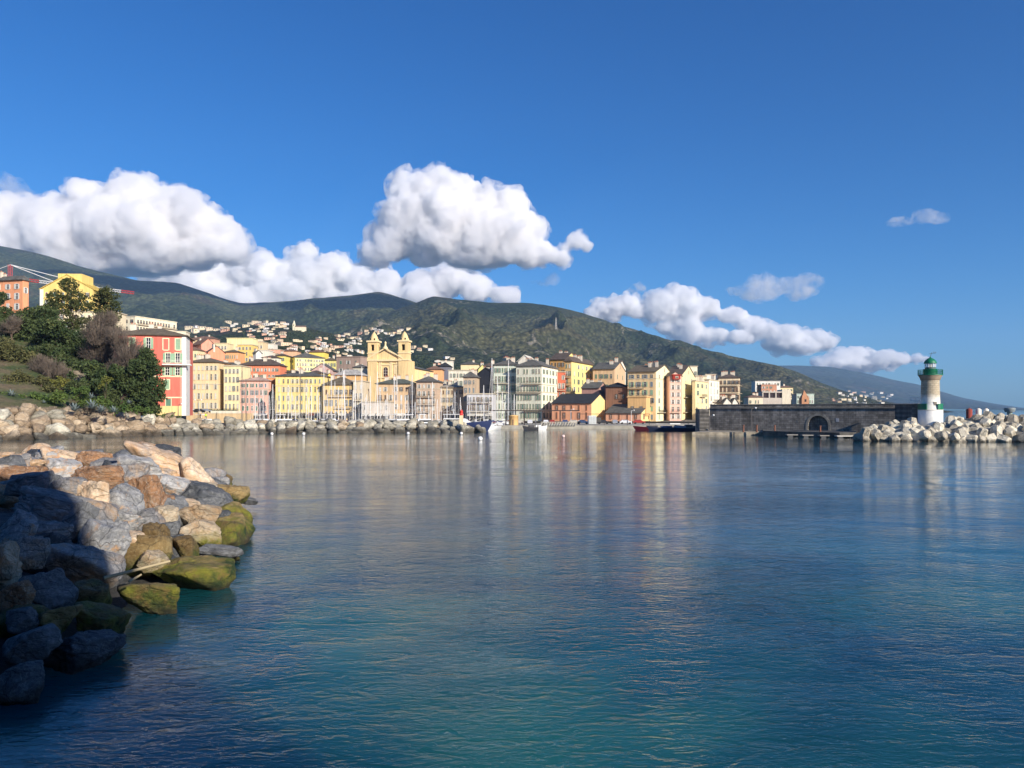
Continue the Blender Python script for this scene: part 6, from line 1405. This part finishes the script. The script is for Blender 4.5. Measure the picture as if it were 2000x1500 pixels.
def container():
    Y = 256; root = empty('cargo_container', P(1150, 831, Y)); root.location.z = 1.05; tag(root, 'white metal container with dark side standing on the quay', 'container'); m = MB(); m.box(0, 2.5, 0, 5, .15, 2.9, whp); m.build('body', root)
    for sx in (.1, 1.3): m = MB(); m.box(sx, sx+1.1, -.05, -.002, .25, 2.75, plain((.5,.52,.5), .5, 'container_door')); m.build('door', root)
    m = MB(); m.box(2.52, 4.2, .5, 3.5, .9, 2.3, plain((.08,.07,.06), .8, 'dark_tarp')); m.build('awning', root)
container()
def car_mesh(col):
    m = MB(); p = plain(col, .3, 'car_paint', .1, .03, 1); prof = [(-2.1,.35),(-2.1,.85),(-1.7,.98),(-1.2,1.42),(.5,1.44),(1.15,1.0),(2.0,.86),(2.1,.4)]; n = len(prof)
    vs = [(x, y*(.82 if z > 1.1 else 1), z) for y in (-.85, .85) for x, z in prof]; m.add(vs, [tuple(range(n)), tuple(range(2*n-1, n-1, -1))]+[(i, n+i, n+(i+1)%n, (i+1)%n) for i in range(n)], p); return m.mesh('body')
_cg = MB(); _cg.add([(-1.25,-.80,1.0),(.95,-.80,1.0),(.45,-.74,1.38),(-1.05,-.74,1.38)], [(0,1,2,3)], m_glass); _cg.add([(-1.25,.80,1.0),(.95,.80,1.0),(.45,.74,1.38),(-1.05,.74,1.38)], [(3,2,1,0)], m_glass); _cg.add([(1.17,-.7,1.02),(1.17,.7,1.02),(.56,.62,1.41),(.56,-.62,1.41)], [(0,1,2,3)], m_glass); CG = _cg.mesh('windows')
_w = MB(); _w.tube((0,-.09,0),(0,.09,0),.32,.32,plain((.02,.02,.02), .8, 'tyre'),12); WH = _w.mesh('wheel')
def car(px, Y, z, col, rz, label):
    root = empty('parked_car', (X(px, Y), Y, z), R(rz)); tag(root, label, 'car', 'cars parked on the quay'); link('body', car_mesh(col), root); link('window_glass', CG, root)
    for x in (-1.3, 1.35):
        for y in (-.8, .8): link('wheel', WH, root, (x, y, .32))
cols = [(.65,.65,.66),(.03,.03,.035),(.3,.32,.35),(.7,.7,.69),(.35,.04,.03),(.05,.09,.2),(.55,.5,.42)]; cn = ['silver','black','grey','white','red','blue','beige']
for i, (px, Y, z, rz, wh_) in enumerate([(374,283,4.9,10,'above the pale quay wall, farthest left'),(390,283,4.9,0,'above the pale quay wall beside the street lamp'),(404,284,4.9,0,'above the pale quay wall left of the hedge'),(1066,262,1.07,90,'in the row right of the round kiosk'),(1078,262,1.07,90,'before the orange warehouse corner'),(1104,262,1.07,80,'before the tall orange warehouse doors'),(1122,262,1.07,0,'before the middle of the tall orange warehouse'),(1138,262,1.07,0,'left of the white container'),(1178,262,1.07,0,'right of the white container'),(1200,264,1.07,90,'by the doors of the low orange warehouse'),(1222,264,1.07,0,'before the low orange warehouse'),(1248,266,1.07,0,'before the small gable of the low warehouse'),(960,262,1.07,0,'left of the pergola posts'),(1012,264,1.07,0,'behind the round kiosk'),(1035,262,1.07,90,'between two pergola posts')]):
    car(px, Y, z, cols[i % 7], rz, '%s car parked %s' % (cn[i % 7], wh_))
def terrace():
    Y = 281; root = empty('quay_wall', (X(364, Y), Y, 1.05)); tag(root, 'pale wall carrying the raised road below the beige house', 'wall'); W = X(470, Y)-X(364, Y); H = Zp(806, Y)-1.05
    m = MB(); m.box(0, W, 0, 14, 0, H-.25, plaster(s(225,195,150))); m.build('wall', root); m = MB(); m.box(W*.45, W+.1, -.1, .4, H-.248, H+.7, plaster(s(240,230,205))); m.build('parapet', root)
    root = empty('hedge', (X(378, 284), 284, H+1.0-.2)); tag(root, 'dark clipped hedge along the raised road', 'hedge'); rr = np.random.RandomState(1); W2 = X(462, 284)-X(410, 284); o0 = X(410, 284)-X(378, 284)
    bl = [(np.array([o0+W2*i/14, 0, .9]), 1.1) for i in range(15)]; link('foliage', leaves(bl, LM['d'], 90, .16, rr, .2), root)
terrace()
def lamp(px, base, Y, top, label, dark=True, dbl=False):
    root = empty('street_lamp', P(px, base, Y)); tag(root, label, 'street lamp', 'street lamps along the harbour'); h = Zp(top, Y)-root.location.z; c = ALD if dark else ALU
    m = MB(); m.tube((0,0,-.3), (0,0,h), .11, .07, c, 7); m.build('pole', root)
    for sx in ((-1, 1) if dbl else (1,)): m = MB(); m.tube((0,0,h-.1), (sx*.8,0,h+.2), .05, .05, c, 5); m.lathe([(.02,.15),(.28,0),(.22,-.18),(.05,-.25)], whp, 10, (sx*.9, 0, h+.2)); m.build('lamp_head', root)
lamp(387, 815, 215, 782, 'double headed street lamp on the breakwater before the beige house', True, True)
lamp(1468, 838, 176, 798, 'dark lamp post with white head standing before the mole wall')
lamp(1361, 834, 200, 806, 'short lamp post beside the left end of the mole wall')
lamp(1386, 838, 180, 812, 'dark post on the stone landing at the mole corner')
lamp(348, 812, 196, 790, 'thin lamp post before the red house')
lamp(1115, 828, 262, 800, 'lamp post before the tall orange warehouse', False)
lamp(1233, 828, 262, 802, 'pale lamp post before the low orange warehouse', False)
def banner():
    Y = 292; root = empty('scaffold_netting', P(531, 822, Y)); tag(root, 'tall black scaffold netting hanging between the pink and yellow houses', 'netting'); H = Zp(762, Y)-root.location.z; w = 6.5*Y/F; bk = plain((.012,.011,.011), .9, 'black_netting')
    m = MB(); m.box(-w, w*.85, 0, .5, 0, H*.92, bk); m.add([(-w,0,H*.92),(w*.85,0,H*.92),(-w*.1,0,H),(-w,.5,H*.92),(w*.85,.5,H*.92),(-w*.1,.5,H)], [(0,1,2),(3,5,4),(0,2,5,3),(1,4,5,2)], bk); m.build('net', root)
    for i in range(7): m = MB(); m.tube((w*.25,-.1,H*.12*(i+.3)), (w*.25,-.1,H*.12*(i+.3)+.7), .12, .12, WHT, 5); m.build('pale_ring', root)
banner()
for i, (px, Y, lb) in enumerate([(1478,177,'rust brown bollard nearest the lamp post on the mole'),(1513,175,'rust brown bollard between the lamp post and the arch'),(1452,177,'rust brown bollard on the lit end of the landing'),(1602,168,'rust brown bollard right of the blind arch')]):
    root = empty('mooring_bollard', (X(px, Y), Y, 1.0)); tag(root, lb, 'bollard', 'bollards at the foot of the mole'); m = MB(); m.tube((0,0,-.2), (0,0,1.3), .22, .2, plain(s(130,85,65), .8, 'rusty_iron'), 8); m.build('post', root); m = MB(); m.tube((0,0,1.301), (0,0,1.5), .3, .26, plain(s(110,75,60), .8, 'rusty_cap'), 8); m.build('cap', root)
for px, w_, col, lb in ((1893, 11, s(150,75,65), 'rust red drum standing behind the concrete blocks'), (1911, 10, s(240,232,215), 'white drum right of the rust red drum'), (1926, 9, s(240,232,215), 'second white drum, farthest right of the three')):
    Y = 172; k = Y/F; root = empty('storage_drum', P(px, 815, Y)); tag(root, lb, 'drum', 'drums behind the concrete blocks'); m = MB(); m.lathe([(w_*.5*k, -2), (w_*.5*k, 15*k), (w_*.42*k, 16*k), (w_*.15*k, 17.5*k)], plaster(col), 14); m.build('tank', root); m = MB(); m.box(-.4*k, .4*k, -.4*k, .4*k, 17.5*k, 20*k, IRON); m.build('valve', root)
def radar_tower():
    Y = 320; k = Y/F; root = empty('port_tower', P(1972, 822, Y)); tag(root, 'small round port tower with wide top behind the blocks at the right edge', 'tower'); m = MB(); m.lathe([(5*k, -3), (4.5*k, 17*k)], plain(s(150,170,160), .7, 'grey_green_render'), 12); m.build('shaft', root); m = MB(); m.lathe([(8*k, 17*k), (10*k, 22*k), (10*k, 25*k), (6*k, 26*k)], plain(s(130,140,140), .6, 'grey_panel'), 14); m.build('cabin', root)
radar_tower()
# ---------- people ----------
def person(px, Y, z, label, top, trous, rz=0):
    v = [(0,0,.92),(0,0,1.15),(0,0,1.42),(0,0,1.52),(0,.0,1.62),(0,.0,1.73),(-.11,0,.88),(-.13,.02,.5),(-.13,0,.08),(-.13,-.14,.04),(.11,0,.88),(.15,-.06,.5),(.16,.05,.08),(.16,-.1,.04),(-.19,0,1.40),(-.25,.03,1.12),(-.22,-.08,.88),(-.21,-.12,.78),(.19,0,1.40),(.25,.03,1.12),(.23,-.08,.88),(.22,-.12,.78)]
    e = [(0,1),(1,2),(2,3),(3,4),(4,5),(0,6),(6,7),(7,8),(8,9),(0,10),(10,11),(11,12),(12,13),(2,14),(14,15),(15,16),(16,17),(2,18),(18,19),(19,20),(20,21)]
    r = [.16,.15,.16,.06,.085,.08,.10,.075,.05,.045,.10,.075,.05,.045,.065,.05,.04,.04,.065,.05,.04,.04]
    me = bpy.data.meshes.new('person'); me.from_pydata(v, e, []); o = link('person', me, None, (X(px, Y), Y, z), (0, 0, R(rz)))
    md = o.modifiers.new('skin', 'SKIN'); 
    for i, q in enumerate(me.skin_vertices[0].data if me.skin_vertices else []): q.radius = (r[i], r[i]*.8)
    if not me.skin_vertices:
        bm = bmesh.new(); bm.from_mesh(me); ly = bm.verts.layers.skin.verify(); bm.verts.ensure_lookup_table()
        for i, q in enumerate(bm.verts): q[ly].radius = (r[i], r[i]*.8); q[ly].use_root = (i == 0)
        bm.to_mesh(me); bm.free()
    o.modifiers.new('sub', 'SUBSURF').levels = 1; dg = bpy.context.evaluated_depsgraph_get(); dg.update(); m2 = bpy.data.meshes.new_from_object(o.evaluated_get(dg)); o.modifiers.clear(); o.data = m2
    m2.materials.clear(); skin = plain(s(215,165,135), .7, 'skin'); shoe = plain((.03,.03,.03), .6, 'shoe')
    for mm in (plain(top, .9, 'jacket'), plain(trous, .9, 'trousers'), skin, shoe): m2.materials.append(mm)
    for p in m2.polygons:
        c = p.center; p.material_index = 2 if c.z > 1.5 or (abs(c.x) > .18 and c.z < .87 and c.z > .7) else 3 if c.z < .1 else 1 if c.z < .92 and abs(c.x) < .2 else 0; p.use_smooth = True
    h = MB(); h.lathe([(.02,.13),(.075,.10),(.10,.03),(.102,-.03),(.09,-.06)], plain((.04,.03,.02), .8, 'hair'), 10, (0, .015, 1.70)); h.build('hair', o)
    tag(o, label, 'person', None); return o
hv = s(200,235,60)
person(402, 207, 3.35, 'person in a bright yellow jacket on top of the breakwater', hv, (.03,.035,.06), 20)
person(391, 207.5, 3.3, 'person in dark clothes standing left of the yellow jacket', (.03,.03,.04), (.03,.03,.04), -30)
person(1336, 262, 1.05, 'dark clothed person on the quay beneath the pointed yellow gable', (.04,.04,.05), (.02,.02,.03), 60)
person(1046, 250, 1.07, 'person in a pale shirt under the pergola frame', (.5,.48,.45), (.05,.06,.1), 0)
# ---------- unseen block added behind the viewpoint to cast shade over the near boulders ----------
def add_blocker():
    root = empty('shadow_blocker', (-50, -32, 0)); tag(root, 'unseen added bastion on the jetty behind the viewpoint, shading the near boulders', 'blocker'); mt = masonry('blocker_masonry', (.30,.26,.20), 1, .6)
    m = MB(); m.box(0, 62.2, 0, 28.0, -2, 23.8, mt); m.build('wall', root); m = MB(); m.box(-.4, 62.6, -.4, 28.4, 23.8, 24.6, mt); m.build('parapet', root)
add_blocker()
j = slab('jetty', [(-60,-60),(60,-60),(60,-1.2),(3,-1.2),(3,.8),(-4,.8),(-4,-1.2),(-60,-1.2)], -2, 4.3, conc); tag(j, kind='structure')
# ---------- air ----------
def haze():
    m, t, b = new_mat('haze_air'); t.nodes.remove(b); out = [n for n in t.nodes if n.type == 'OUTPUT_MATERIAL'][0]
    v = nd(t, 'ShaderNodeVolumePrincipled'); v.inputs['Color'].default_value = (.42,.68,1.0,1); v.inputs['Density'].default_value = .000050; v.inputs['Anisotropy'].default_value = 0.0
    t.links.new(v.outputs[0], out.inputs['Volume'])
    q = MB(); q.box(-14500, 14500, -290, 12600, -4, 1230, m); o = q.build('haze'); tag(o, 'thin blue air haze over the whole bay', 'haze', None, 'stuff')
haze()
